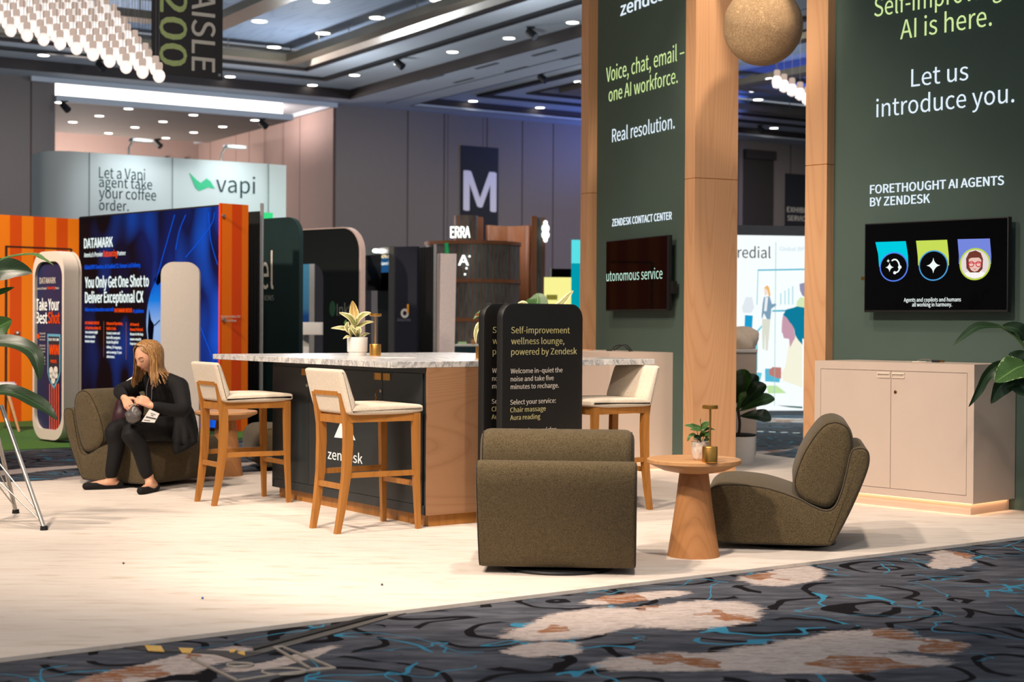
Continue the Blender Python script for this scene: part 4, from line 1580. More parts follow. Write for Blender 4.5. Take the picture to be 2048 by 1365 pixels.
t = thing('dark_monitor', 'dark monitor with silver edge above the yellow panel', 'monitor', w, 5)
MB().box((-.17, 0, at(1122, 556, 26.5).z - .1), (.3, .05, at(1122, 538, 26.5).z)).build('screen', 'screen', t)
MB().box((-.19, -.01, 0), (-.17, .06, at(1122, 537, 26.5).z)).build('post', 'steel', t)

# ---- light wall seen between the columns
w = at(1400, 640, 20.6)
w.z = 0
RRZ = 8
t = thing('illustrated_light_wall', 'bright white light wall illustrated with office workers', 'exhibition wall', w, RRZ)
RX, RY = local_frame(RRZ)
lw_ = 2.6
zt_ = at(1540, 472, 20.8).z
MAT['lightwall'] = glow('light_wall_white', (.93, .99, 1, 1), 1.02)
MB().box((0, 0, .06), (lw_, .12, zt_)).build('lit_fabric', 'lightwall', t)
MB().box((-.02, -.03, zt_), (lw_ + .02, .14, zt_ + .13)).build('header_frame', M('frame_grey', rgb(150, 146, 146), .5), t)
MB().box((-.02, -.05, 0), (lw_ + .02, .14, .06)).build('base_frame', 'steel', t)
rp = (w, -RY)


def on_r(px, py):
    p = inv(t) @ hit(px, py, *rp)
    return (p.x, p.z)


XZ = Matrix(((1, 0, 0, 0), (0, 0, -1, 0), (0, 1, 0, 0), (0, 0, 0, 1)))


def art(name, polys, col, d=.002, es=.95):
    m = MB()
    for pl_ in polys:
        m.prism([on_r(*q) for q in pl_], d, d + .0015, XZ)
    g = glow(name + '_print', col, es, False)
    return m.build(name, g, t, 0)


def zq(x, y):     # from the close study of the wall's upper part
    return (1460 + x * .1758, 440 + y * .1758)


def zr(x, y):     # and of its lower part
    return (1460 + x * .2125, 640 + y * .2125)


art('joint_line', [[(1551, 485), (1552, 485), (1549, 812), (1548, 812)]], rgb(140, 200, 196), .006)
art('whiteboard_frame', [[zq(315, 565), zq(322, 565), zq(310, 970), zq(303, 970)], [zq(315, 565), zq(850, 555), zq(850, 572), zq(315, 582)], [zq(480, 1028), zq(850, 1020), zq(850, 1040), zq(480, 1048)]], rgb(90, 190, 214))
art('bar_chart', [[zq(570, 835), zq(585, 835), zq(585, 965), zq(570, 965)], [zq(618, 805), zq(632, 805), zq(632, 965), zq(618, 965)], [zq(660, 780), zq(675, 780), zq(675, 965), zq(660, 965)], [zq(705, 755), zq(720, 755), zq(720, 965), zq(705, 965)]], rgb(190, 232, 240))
art('standing_figure_shirt', [[zq(180, 880), zq(250, 880), zq(275, 1000), zq(240, 1060), zq(150, 1060), zq(135, 1000)]], rgb(232, 240, 246))
art('standing_figure_trousers', [[zq(170, 1085), zq(258, 1090), zq(250, 1245), zq(165, 1225)]], rgb(30, 160, 210))
art('presenter_jacket', [[zq(385, 880), zq(450, 870), zq(475, 960), zq(520, 950), zq(525, 975), zq(470, 1010), zq(458, 1130), zq(420, 1130), zq(385, 1060), zq(365, 1130), zq(358, 1100), zq(370, 960)]], rgb(130, 165, 190), .003)
art('presenter_blouse', [[zq(400, 880), zq(432, 880), zq(415, 1040), zq(385, 1040)]], rgb(246, 248, 250), .005)
art('presenter_hair', [[zq(390, 770), zq(420, 745), zq(445, 770), zq(460, 860), zq(440, 880), zq(425, 800)]], rgb(246, 190, 110), .004)
art('presenter_face', [[zq(385, 770), zq(425, 775), zq(425, 850), zq(395, 865)]], rgb(250, 228, 214), .003)
art('presenter_trousers', [[zq(365, 1130), zq(458, 1130), zq(440, 1365), zq(415, 1365), zq(410, 1200), zq(395, 1365), zq(365, 1365)], [zr(305, 0), zr(372, 0), zr(355, 290), zr(335, 290), zr(332, 80), zr(322, 290), zr(305, 270)]], rgb(226, 228, 212), .002)
art('side_figure', [[zq(790, 730), zq(850, 715), zq(850, 880), zq(820, 860), zq(795, 800)]], rgb(150, 150, 180))
art('side_figure_shirt', [[zq(760, 930), zq(800, 880), zq(850, 890), zq(850, 1000), zq(755, 1000)]], rgb(220, 240, 190))
art('seated_hair', [[zq(600, 1085), zq(640, 1020), zq(720, 1000), zq(760, 985), zq(850, 1000), zq(850, 1365), zq(790, 1330), zq(740, 1260), zq(700, 1190), zq(680, 1170), zq(640, 1110)],
                    [zr(545, 0), zr(680, 0), zr(680, 235), zr(640, 190), zr(610, 140), zr(600, 60)]], rgb(16, 128, 160), .004)
art('seated_face', [[zq(597, 1095), zq(650, 1100), zq(690, 1180), zq(720, 1200), zq(715, 1290), zq(735, 1340), zq(735, 1365), zq(610, 1345), zq(600, 1300), zq(585, 1270), zq(597, 1200)],
                    [zr(490, 0), zr(545, 0), zr(600, 60), zr(605, 130), zr(615, 160), zr(565, 260), zr(555, 180), zr(515, 175), zr(495, 130), zr(485, 90)]], rgb(206, 160, 178), .003)
art('seated_blouse', [[zr(560, 180), zr(620, 160), zr(680, 240), zr(680, 640), zr(600, 610), zr(500, 575), zr(485, 500), zr(520, 440)]], rgb(252, 250, 226), .002)
art('seated_hands', [[zr(365, 475), zr(400, 445), zr(480, 450), zr(480, 555), zr(440, 550), zr(370, 520)]], rgb(196, 130, 120), .004)
art('laptop', [[zr(330, 460), zr(410, 460), zr(470, 560), zr(465, 590), zr(330, 580)]], rgb(90, 190, 220), .002)
art('green_papers', [[zr(340, 620), zr(440, 620), zr(530, 690), zr(360, 695)]], rgb(200, 236, 170))
art('desk_shape', [[zr(245, 110), zr(300, 50), zr(300, 70), zr(260, 120), zr(258, 480), zr(245, 480)], [zr(245, 495), zr(300, 500), zr(280, 590), zr(245, 590)]], rgb(110, 205, 225))
art('floor_line', [[zr(235, 790), zr(330, 795), zr(330, 805), zr(235, 800)], [zr(440, 805), zr(680, 818), zr(680, 835), zr(560, 825)]], rgb(60, 100, 100), .005)
ptext(t, 'redial', (1475, 516), (1541, 513), 22, rp, M('dark_print', rgb(24, 56, 50), .6), 0, .006)
ptext(t, 'Global BPO', (1559, 502), (1616, 500), 8, rp, glow('faint_print', rgb(196, 222, 236), .95, False), .0, .006)
lamp('light_wall_glow', 'AREA', w + RX * 1.1 - RY * .4 + Vector((0, 0, 1.2)), w + RX * 1.1 - RY * 3 + Vector((0, 0, 0)), 45, (.75, .95, 1), 1.8)
# taped dashes on the far carpet
first = None
for k, px in enumerate((1520, 1544, 1568, 1592)):
    q = flo(px, 864 + k * .9)
    lab = 'pale tape dash on the carpet beyond the columns, %s from the left' % ORD[k]
    o = MB().box((-.035, -.035, 0), (.04, .035, .003)).build('tape_dash', 'tan_text')
    o.location = q
    o.rotation_euler = (0, 0, math.radians(-6))
    tag(o, lab, 'tape', 'tape dashes beyond the columns')

# ================================================================== THE LOUNGE STAND
# cream carpet of the stand
a, b = flo(0, 1327), flo(2048, 1080)
d = (b - a).normalized()
pts = [a - d * 3.2, b + d * 3.2, flo(1700, 936) + Vector((1.6, -.6, 0)), flo(1583, 920.5), flo(1509, 911), flo(1180, 918), flo(130, 966), flo(0, 970), flo(0, 970) + Vector((-2.2, -.7, 0))]
rg = MB()
rg.prism([(p.x, p.y) for p in pts], .0015, .018, Matrix())
tag(rg.build('cream_carpet', 'rug', None, 0), 'big cream carpet under the lounge furniture', 'carpet')
FZ = .018

# ---- tall walls with wooden columns


def column(name, label, root, rz, w, d, hgt, joint):
    """upright timber column: front face w wide along +y, d deep along +x"""
    t = thing(name, label, 'column', root, rz)
    g = .003
    MB().box((0, 0, .019), (d, w, joint - g)).build('lower_section', 'oak', t)
    MB().box((.003, .003, joint - g), (d - .003, w - .003, joint + g)).build('joint', 'stool_oak', t)
    MB().box((0, 0, joint + g), (d, w, hgt)).build('upper_section', 'oak', t)
    return t


TOP = 4.25
# left wall
LRZ = 23.8
LX, LY = local_frame(LRZ)
n2 = Vector((1.434, 12.239, 0))
o_ = (n2, -LX)
f1 = hit(1173, 800, *o_)
f1.z = 0
f2 = hit(1158.5, 800, *o_)
f2.z = 0
jz = lambda px, py, Y: at(px, py, Y).z
column('wooden_column', 'wide oak column standing behind the side table, in the middle', n2, LRZ, .155, .395, TOP, at(1390, 356, 12.25).z)
column('wooden_column', 'narrow oak column at the left end of the left green wall', f1, LRZ, (f2 - f1).length, .42, TOP, at(1173, 386, f1.y).z)
wl = n2 + LX * .09 + LY * .155
LLEN = (f1 - n2).dot(LY) - .155
lw = thing('green_wall', 'green wall with contact center heading, left of the wide column', 'exhibition wall', wl, LRZ)
MB().box((0, 0, .019), (.3, LLEN, TOP)).build('fabric_panel', 'green_wall', lw)
lp = (wl, -LX)
for s_, bl, br, cap, mt, bo in (('zendesk', (1242, 32), (1345, 4), 26, 'backlit_white', .025), ('Voice, chat, email –', (1213, 165), (1369, 111), 29, 'backlit_green', 0), ('one AI workforce.', (1218, 204), (1356, 168), 27, 'backlit_green', 0),
                                ('Real resolution.', (1225, 285), (1350, 260), 26, 'backlit_white', .005), ('ZENDESK CONTACT CENTER', (1225, 453), (1344, 441), 14, 'backlit_white', .035)):
    ptext(lw, s_, bl, br, cap, lp, mt, bo)

# right wall
RZ2 = 42.5
WX, WY = local_frame(RZ2)
K = flo(1945, 1037) - WX * .045 - WY * .03
K.z = FZ
CABD = .50
wr0 = K + WX * (CABD + .01)
wr0.z = 0
pr = (wr0 - WX * .085, -WX)
c3a, c3b = hit(1650, 800, *pr), hit(1607, 800, *pr)
c3a.z = c3b.z = 0
column('wooden_column', 'oak column at the left end of the right green wall', c3a, RZ2, (c3b - c3a).length, .40, TOP, at(1625, 328, c3a.y).z)
wr = wr0 - WY * 1.9
RL = (c3a - wr).dot(WY)
rw = thing('green_wall', 'green wall with large let us introduce you lettering behind the right cabinet', 'exhibition wall', wr, RZ2)
MB().box((0, 0, .019), (.3, RL, TOP)).build('fabric_panel', 'green_wall', rw)
rp2 = (wr0, -WX)
for s_, bl, br, cap, mt, bo in (('Self-improving', (1749, 34), (2006, -8), 37, 'backlit_green', .0), ('AI is here.', (1801, 79), (1984, 51), 38, 'backlit_green', 0), ('Let us', (1823, 174), (1937, 160), 35, 'backlit_white', .0),
                                ('introduce you.', (1753, 235), (2029, 203), 35, 'backlit_white', 0), ('FORETHOUGHT AI AGENTS', (1741, 388), (2008, 369), 17, 'backlit_white', .03), ('BY ZENDESK', (1741, 413), (1860, 407), 17, 'backlit_white', .03)):
    ptext(rw, s_, bl, br, cap, rp2, mt, bo)
# beam that ties both walls together above the frame
hb = n2 + LX * .2 + LY * .08
he = c3a + WX * .2 + WY * .09
dv = he - hb
t = thing('header_beam', 'oak header beam between the two green walls above the globe lamp', 'beam', (hb.x, hb.y, TOP), math.degrees(math.atan2(dv.y, dv.x)))
MB().box((-.1, -.09, 0), (dv.length + .1, .09, .2)).build('beam', 'oak', t)

# woven globe lamp
m = NT('woven_globe')
f = m.noise(m.coord((1, 1, 1)), 55, 3, .8, 2.5)
m.bump(f, 1.0, .02)
MAT['woven'] = m.out(m.ramp(f, [(.3, rgb(176, 138, 96)), (.55, rgb(216, 182, 138)), (.75, rgb(232, 206, 166))]), .9)
q = (hb + dv * .5)
g = at(1529, 52, q.y)
rr = 79.5 / 3100 * q.y
s_ = (hb + dv * ((g.x - hb.x) / dv.x))
gl = thing('globe_lamp', 'big round woven cream globe lamp hanging between the columns', 'pendant lamp', (g.x, s_.y, at(1529, 52, s_.y).z), 0)
b_ = bmesh.new()
bmesh.ops.create_uvsphere(b_, u_segments=64, v_segments=40, radius=rr)
for v in b_.verts:
    v.co *= 1 + random.uniform(-.0015, .0015)
m = MB()
m.merge(b_)
m.build('woven_shade', 'woven', gl, 80)
MB().cyl((0, 0, rr * .98), (0, 0, TOP - gl.location.z), .008, n=8).build('cord', 'black', gl)


def cabinet(name, label, K, rz, w, d, h):
    t = thing(name, label, 'cabinet', K, rz)
    pz, mg = .075, .048
    tk = .02
    b = MB()
    b.box((tk, .0, pz), (d, w, h))
    # face frame
    b.box((0, 0, pz), (tk + .001, mg, h)).box((0, w - mg, pz), (tk + .001, w, h)).box((0, mg, pz), (tk + .001, w - mg, pz + mg)).box((0, mg, h - mg - .005), (tk + .001, w - mg, h))
    b.build('carcass', 'cab', t, 0)
    MB().box((.04, .04, 0), (d, w - .04, pz)).build('plinth', 'cab', t)
    led = MB()
    led.box((.02, .02, pz - .003), (.03, w - .02, pz - .0005)).box((.03, .02, pz - .003), (d - .02, .03, pz - .0005))
    led.build('strip_light', 'led', t)
    mid = w / 2
    zt, zb = h - mg - .008, pz + mg + .003
    for y0, y1, sgn in ((mid + .002, w - mg - .003, 1), (mg + .003, mid - .002, -1)):
        dr = MB().box((0.0, y0, zb), (tk - .004, y1, zt)).build('door', 'cab', t)
        yc = mid + sgn * .055
        ly = MB()
        z0, z1 = zt - .044, zt - .012
        ly.box((-.006, yc - .048, z0), (.0, yc + .048, z0 + .004)).box((-.008, yc - .048, z1 - .007), (0, yc + .048, z1))
        ly.box((-.006, yc - .048, z0), (0, yc - .044, z1)).box((-.006, yc + .044, z0), (0, yc + .048, z1))
        ly.build('handle', 'cab_lip', dr)
        if sgn < 0:
            MB().lathe([(0, .006), (.008, .006), (.011, .003), (.011, 0)], 18, M_=Matrix(((0, 0, -1, 0), (0, 1, 0, yc + .02), (1, 0, 0, zt - .135), (0, 0, 0, 1)))).build('lock', 'brass_dark', dr)
    return t


cabR = cabinet('storage_cabinet', 'white two-door cabinet with glowing plinth under the right television', K, RZ2, 1.21, CABD, .945)
KL = Vector((.79, 12.48, FZ))
cabL = cabinet('storage_cabinet', 'white cabinet in front of the left green wall behind the marble counter', KL, LRZ, 1.2, .58, .955)

# things on the cabinets
zc = K.z + .945
q = hit(1845, 718, (0, 0, zc), Vector((0, 0, 1)))
t = thing('cable', 'grey and black cable end lying on the right cabinet', 'cable', K + WX * .2 + WY * .42 + Vector((0, 0, .945)), RZ2)
MB().tube([(.02, .14, .006), (.03, .1, .02), (.02, .05, .022), (.0, .0, .012)], .004, 6).build('lead', 'steel', t)
MB().tube([(.03, .16, .004), (-.02, .14, .004), (-.03, .09, .004), (.01, .06, .004)], .004, 6).build('loop', 'cab_lip', t)
MB().box((-.012, -.05, .003), (.012, .005, .018), .003).build('plug_grip', 'black', t)
MB().box((-.009, -.08, .005), (.009, -.05, .016)).build('plug', 'brass_dark', t)
t = thing('cable', 'thin black cable curled on the left cabinet top', 'cable', KL + LX * .32 + LY * .36 + Vector((0, 0, .955)), LRZ)
MB().tube(spline([(0, .32, .004), (.02, .26, .008), (.0, .16, .045), (.02, .06, .05), (.0, -.04, .03), (0, -.1, .006)], 5), .006, 6).build('lead', 'black', t)
MB().tube(spline([(.03, .24, .006), (.05, .14, .05), (.03, .02, .055), (.02, -.1, .006)], 5), .005, 6).build('lead', 'black', t)
t = thing('wooden_coaster', 'round pale wooden coaster on the left cabinet near the oak column', 'coaster', KL + LX * .25 + LY * .95 + Vector((0, 0, .955)), 0)
MB().lathe([(0, 0), (.07, 0), (.072, .004), (.07, .008), (0, .008)], 28).build('disc', 'top_oak', t)


# televisions
def television(name, label, tl, tr, bl_, br_, plane_o, X_, Y_, rz, off):
    """flat set standing off an upright wall; corners measured on the screen's own plane"""
    po = plane_o - X_ * off
    pn = -X_
    p = [hit(*c, po, pn) for c in (tl, tr, bl_, br_)]
    z1, z0 = (p[0].z + p[1].z) / 2, (p[2].z + p[3].z) / 2
    org = p[3].copy()
    w = ((p[0] - p[1]).dot(Y_) + (p[2] - p[3]).dot(Y_)) / 2
    org.z = z0
    t = thing(name, label, 'television', org, rz)
    MB().box((.002, 0, 0), (.045, w, z1 - z0), .004).build('housing', 'black', t)
    MB().box((.0, .008, .014), (.003, w - .008, z1 - z0 - .008)).build('screen', 'screen', t)
    MB().box((.045, w * .35, (z1 - z0) * .3), (off - .002, w * .65, (z1 - z0) * .7)).build('wall_bracket', 'black', t)
    return t, (org - X_ * .0005, -X_)


tvL, tp = television('television', 'smaller black television showing autonomous service lettering', (1211, 481), (1334, 472), (1211, 621), (1334, 623), wl, LX, LY, LRZ, .10)
MAT['lit_mint'] = glow('lit_mint', rgb(196, 236, 216), .95, False)
ptext(tvL, 'utonomous service', (1213, 563), (1325, 560), 20, tp, 'lit_mint', 0, .001)
p = inv(tvL) @ hit(1334, 575, *tp)
MB().box((.03, -.04, p.z - .05), (.07, -.002, p.z + .05)).build('side_control', 'black', tvL)
tvR, tp = television('television', 'large black television with three glowing round icons', (1730, 447), (2018, 434), (1728, 624), (2015, 625), wr0, WX, WY, RZ2, .10)
ptext(tvR, 'Agents and copilots and humans', (1808, 604), (1922, 604), 7.5, tp, 'lit_white', .015, .001)
ptext(tvR, 'all working in harmony.', (1824.5, 613.5), (1904, 613.5), 7.5, tp, 'lit_white', .015, .001)


def on_t(px, py):
    p = inv(tvR) @ hit(px, py, *tp)
    return (p.y, p.z)


YZt = Matrix(((0, 0, -1, -.0006), (1, 0, 0, 0), (0, 1, 0, 0), (0, 0, 0, 1)))


def zt4(x, y):
    return on_t(1620 + x * .27846, 420 + y * .27846)


def tprism(name, polys, mat, d, parent=None):
    m = MB()
    for p_ in polys:
        m.prism(p_, d, d + .0004, YZt)
    return m.build(name, mat, parent or tvR, 0)


def circ(cx, cy, r):
    c = zt4(cx, cy)
    e, g = zt4(cx, cy - r), zt4(cx + r * .97, cy)
    ry, rx = abs(e[1] - c[1]), abs(g[0] - c[0])
    return [(c[0] + rx * math.cos(2 * PI * k / 40), c[1] + ry * math.sin(2 * PI * k / 40)) for k in range(40)]


def star(cx, cy, r, k=.28):
    out = []
    c = zt4(cx, cy)
    R_ = abs(zt4(cx, cy - r)[1] - c[1])
    for i in range(48):
        a = 2 * PI * i / 48
        rr_ = R_ / (abs(math.cos(a)) ** .62 + abs(math.sin(a)) ** .62) ** (1 / .62) * 1.0
        out.append((c[0] + rr_ * math.cos(a), c[1] + rr_ * math.sin(a)))
    return out


for k, (cx, cy, R_, q4, mt, rim) in enumerate(((602, 410, 106, [(470, 232), (688, 225), (704, 330), (706, 410), (497, 410), (490, 320)], 'lit_cyan', 'lit_blue'),
                                              (887, 400, 110, [(762, 222), (985, 215), (997, 330), (998, 400), (777, 400), (774, 330)], 'lit_lime', 'lit_cyan'),
                                              (1185, 390, 116, [(1060, 211), (1292, 206), (1302, 330), (1301, 390), (1069, 390), (1070, 330)], 'lit_violet', 'lit_lime'))):
    tprism('icon_flag', [[zt4(*p) for p in q4]], mt, .0002)
    tprism('icon_rim', [circ(cx, cy, R_)], glow('rim_glow', [rgb(90, 130, 240), rgb(80, 160, 220), rgb(190, 216, 80)][k], .95, False), .0008)
    if k < 2:
        tprism('icon_disc', [circ(cx, cy, R_ - 9)], 'screen', .0014)
tprism('star_icon', [star(887, 400, 56)], 'lit_white', .002)
tprism('star_icon', [star(573, 413, 34), star(563, 367, 14)], 'lit_white', .002)
m = MB()
arc = [(590 + 0, 366), (604, 358), (622, 360), (636, 376), (643, 398), (644, 425), (632, 444), (612, 452)]
Q = spline([(-.0022, *zt4(*p)) for p in arc], 5)
m.tube([p for p in Q], .0055, 6)
m.build('headset_icon', 'lit_white', tvR)
tprism('headset_icon', [circ(646, 412, 13), circ(610, 452, 11)], 'lit_white', .002)
tprism('portrait_background', [circ(1185, 390, 104)], glow('portrait_bg', rgb(236, 224, 220), .95, False), .0014)
tprism('portrait_shirt', [[zt4(*p) for p in ((1110, 455), (1150, 440), (1225, 440), (1262, 455), (1240, 480), (1185, 492), (1130, 478))]], glow('portrait_shirt', rgb(250, 246, 244), 1, False), .0018)
tprism('portrait_hair', [[zt4(*p) for p in ((1125, 420), (1122, 350), (1145, 305), (1190, 292), (1228, 310), (1244, 355), (1240, 425), (1215, 450), (1150, 450))]], glow('portrait_hair', rgb(120, 62, 50), .9, False), .0020)
tprism('portrait_face', [[zt4(*p) for p in ((1142, 355), (1160, 345), (1215, 343), (1232, 360), (1230, 405), (1205, 438), (1183, 445), (1160, 435), (1143, 405))]], glow('portrait_skin', rgb(240, 200, 186), .95, False), .0024)
gm = MB()
for cx in (1160, 1212):
    framed(gm, [(x, y) for x, y in circ(cx, 390, 22)], [(x, y) for x, y in circ(cx, 390, 16)], .0028, .0032, YZt)
gm.prism([zt4(1140, 380), zt4(1234, 378), zt4(1234, 384), zt4(1140, 386)], .0028, .0032, YZt)
gm.build('portrait_glasses', glow('portrait_red', rgb(214, 30, 60), .95, False), tvR, 0)
tprism('portrait_mouth', [[zt4(*p) for p in ((1170, 424), (1200, 423), (1186, 430))]], glow('portrait_lip', rgb(200, 90, 100), .9, False), .0028)
p = inv(tvR) @ hit(1729, 557, *tp)
MB().box((.01, p.y, p.z - .012), (.03, p.y + .035, p.z + .012)).build('media_stick', 'brass_dark', tvR)

# ---- white counter behind the wide column, with a covered cushion and a planter
w = flo(1512, 915)
t = thing('rear_counter', 'white counter block half hidden behind the wide oak column', 'counter', (w.x, w.y, FZ), 8)
ch_ = at(1511, 699, w.y).z - FZ
MB().box((-.62, 0, 0), (0, .5, ch_ - .03)).build('counter_body', 'cab', t)
MB().box((-.63, -.012, ch_ - .03), (.004, .51, ch_), .004).build('worktop', 'white', t)
t = thing('covered_bundle', 'cream cloth bundle lying on the rear white counter', 'cloth bundle', (w.x - .2, w.y + .2, FZ + ch_), 8)
b_ = bmesh.new()
bmesh.ops.create_icosphere(b_, subdivisions=4, radius=1)
for v in b_.verts:
    p = v.co
    k = 1 + .07 * math.sin(p.x * 7 + p.z * 4) + .05 * math.sin(p.y * 9 + p.x * 5)
    v.co = Vector((max(-.22, min(.215, p.x * .26)) * k, p.y * .18 * k, max(0, (max(-.45, p.z) + .45) * .145 * k)))
m = MB()
m.merge(b_)
m.build('cloth', M('cream_cloth', rgb(222, 204, 184), .9), t, 80)

# fiddle leaf planter
w = flo(1477, 930)
fp = thing('fiddle_leaf_plant', 'dark fiddle-leaf plant in a white pot behind the wide column', 'potted plant', (w.x, w.y, FZ), 0)
MB().lathe([(0, 0), (.125, 0), (.132, .02), (.142, .23), (.138, .235), (.132, .22), (.1, .21), (0, .21)], 36).build('pot', 'white', fp)
MB().lathe([(0, .215), (.131, .215), (.15, .24), (.154, .245), (.12, .25), (0, .245)], 24).build('soil', 'soil', fp)
MB().tube(spline([(0, 0, .24), (.008, 0, .34), (-.006, 0, .45), (.0, 0, .56)], 4), [.012] * 12 + [.009], 8).build('trunk', 'bark', fp)
fl_sh = lambda t: (math.sin(PI * min(1, t ** 1.35)) ** .75) if 0 < t < 1 else 0
for k, (a_, el, ln, hw_, z_) in enumerate(((-60, 75, .30, .085, .52), (0, 62, .30, .075, .50), (-20, 45, .32, .07, .46), (8, 22, .34, .055, .44), (-10, -2, .28, .06, .40), (150, 50, .28, .08, .5), (200, 20, .3, .08, .44), (90, 65, .3, .08, .52), (250, 60, .26, .075, .54), (-95, 40, .24, .07, .46))):
    a_, el = math.radians(a_), math.radians(el)
    d_ = Vector((math.cos(a_) * math.cos(el), math.sin(a_) * math.cos(el), math.sin(el)))
    b0 = Vector((0, 0, z_))
    up = Vector((-math.cos(a_) * math.sin(el), -math.sin(a_) * math.sin(el), math.cos(el))) * .5 + Vector((0, -1, .1))
    blade(MB(), [b0, b0 + d_ * ln * .4 + up * .02, b0 + d_ * ln * .75 + up * .015, b0 + d_ * ln - up * .02], hw_, up, .3, shape=fl_sh, wave=.12).build('leaf', 'leaf_dark' if k % 3 else 'leaf_mid', fp, 80)

# ---- marble counter island --------------------------------------------
CRZ = 36.0
CX, CY = local_frame(CRZ)
N0 = flo(853, 1062)
N0.z = FZ
island = thing('island_counter', 'dark green island counter with oak end panel under the marble top', 'counter', N0, CRZ)
IL, ID, IZ = 1.93, 1.06, .925
pl0 = .068
MB().box((.012, .012, pl0), (ID, IL, IZ)).build('carcass', 'dark_door', island)
MB().box((.0, .0, pl0), (ID, .012, IZ)).build('end_panel', 'oak_h', island)
MB().box((.03, .025, 0), (ID - .03, IL - .05, pl0)).build('plinth', 'stool_oak', island)
fo = (N0, -CX)


def uy(px, py=800):
    return (inv(island) @ hit(px, py, *fo)).y


ed = [uy(846), uy(765.4), uy(688), uy(617.8), uy(557)]
ed = [max(.016, ed[0])] + ed[1:4] + [IL - .03]
fr = MB().box((0, .012, pl0), (.012, IL, pl0 + .055)).box((0, .012, IZ - .035), (.012, IL, IZ)).box((0, IL - .03, pl0), (.012, IL, IZ)).box((0, .012, pl0), (.012, .03, IZ))
fr.build('face_frame', 'dark_door', island, 0)
zt, zb_ = IZ - .038, pl0 + .058
drs = []
for k in range(4):
    drs.append(MB().box((-.002, max(ed[k], .03) + .0025, zb_), (.012, ed[k + 1] - .0025, zt)).build('door', 'dark_door', island))
for seam, (da, db) in ((ed[1], (drs[0], drs[1])), (ed[3], (drs[2], drs[3]))):
    for sgn, dr in ((-1, da), (1, db)):
        yc = seam + sgn * .05
        h = MB()
        z0, z1 = zt - .05, zt - .008
        h.box((-.006, yc - .042, z0), (-.002, yc + .042, z0 + .007)).box((-.006, yc - .042, z1 - .007), (-.002, yc + .042, z1)).box((-.006, yc - .042, z0), (-.002, yc - .035, z1)).box((-.006, yc + .035, z0), (-.002, yc + .042, z1)).box((-.0032, yc - .035, z0), (-.002, yc + .035, z1))
        h.build('handle', 'gold', dr)
    lk = MB()
    lk.lathe([(0, .008), (.008, .008), (.011, .004), (.011, 0)], 16, M_=Matrix(((0, 0, -1, -.002), (0, 1, 0, seam + .02), (1, 0, 0, zt - .115), (0, 0, 0, 1)))).build('lock', 'steel', db)
    if seam == ed[1]:
        ky = MB()
        ky.tube([(-.012, seam + .02, zt - .115), (-.03, seam + .025, zt - .115), (-.03, seam + .03, zt - .13)], .003, 6)
        ky.tube([(-.03, seam + .03, zt - .128), (-.025, seam + .045, zt - .15), (-.028, seam + .03, zt - .17), (-.03, seam + .02, zt - .15), (-.03, seam + .03, zt - .128)], .0025, 6)
        ky.box((-.033, seam + .02, zt - .20), (-.029, seam + .042, zt - .165), .002).box((-.032, seam + .026, zt - .235), (-.03, seam + .034, zt - .2))
        ky.build('hanging_keys', 'brass_dark', db)
fo2 = (N0 - CX * .0025, -CX)
ptext(island, 'zendesk', (656, 918), (725, 927), 19, fo2, 'white_text', .012, .001)


def on_i(px, py):
    p = inv(island) @ hit(px, py, *fo2)
    return (p.y, p.z)


z4 = lambda x, y: on_i(420 + x * .39560, 560 + y * .39560)
m = MB()
m.prism([z4(628, 797), z4(660, 722), z4(676, 722), z4(676, 802)], 0, .001, Matrix(((0, 0, -1, -.0025), (1, 0, 0, 0), (0, 1, 0, 0), (0, 0, 0, 1))))
m.prism([z4(682, 803), z4(706, 735), z4(735, 812)], 0, .001, Matrix(((0, 0, -1, -.0025), (1, 0, 0, 0), (0, 1, 0, 0), (0, 0, 0, 1))))
m.build('emblem', 'white_text', island, 0)
# marble worktop
C0 = N0 - CX * .24
C0.z = FZ + IZ
TL, TW, TT = 2.36, 1.98, .036
wt = thing('marble_worktop', 'large white marble worktop with grey veins on the island counter', 'worktop', C0, CRZ)
MB().box((0, 0, 0), (TW, TL, TT), .002, seg=1).build('slab', 'marble', wt)
TZ = C0.z + TT


def on_top(px, py, z=None):
    return flo(px, py, TZ if z is None else z)


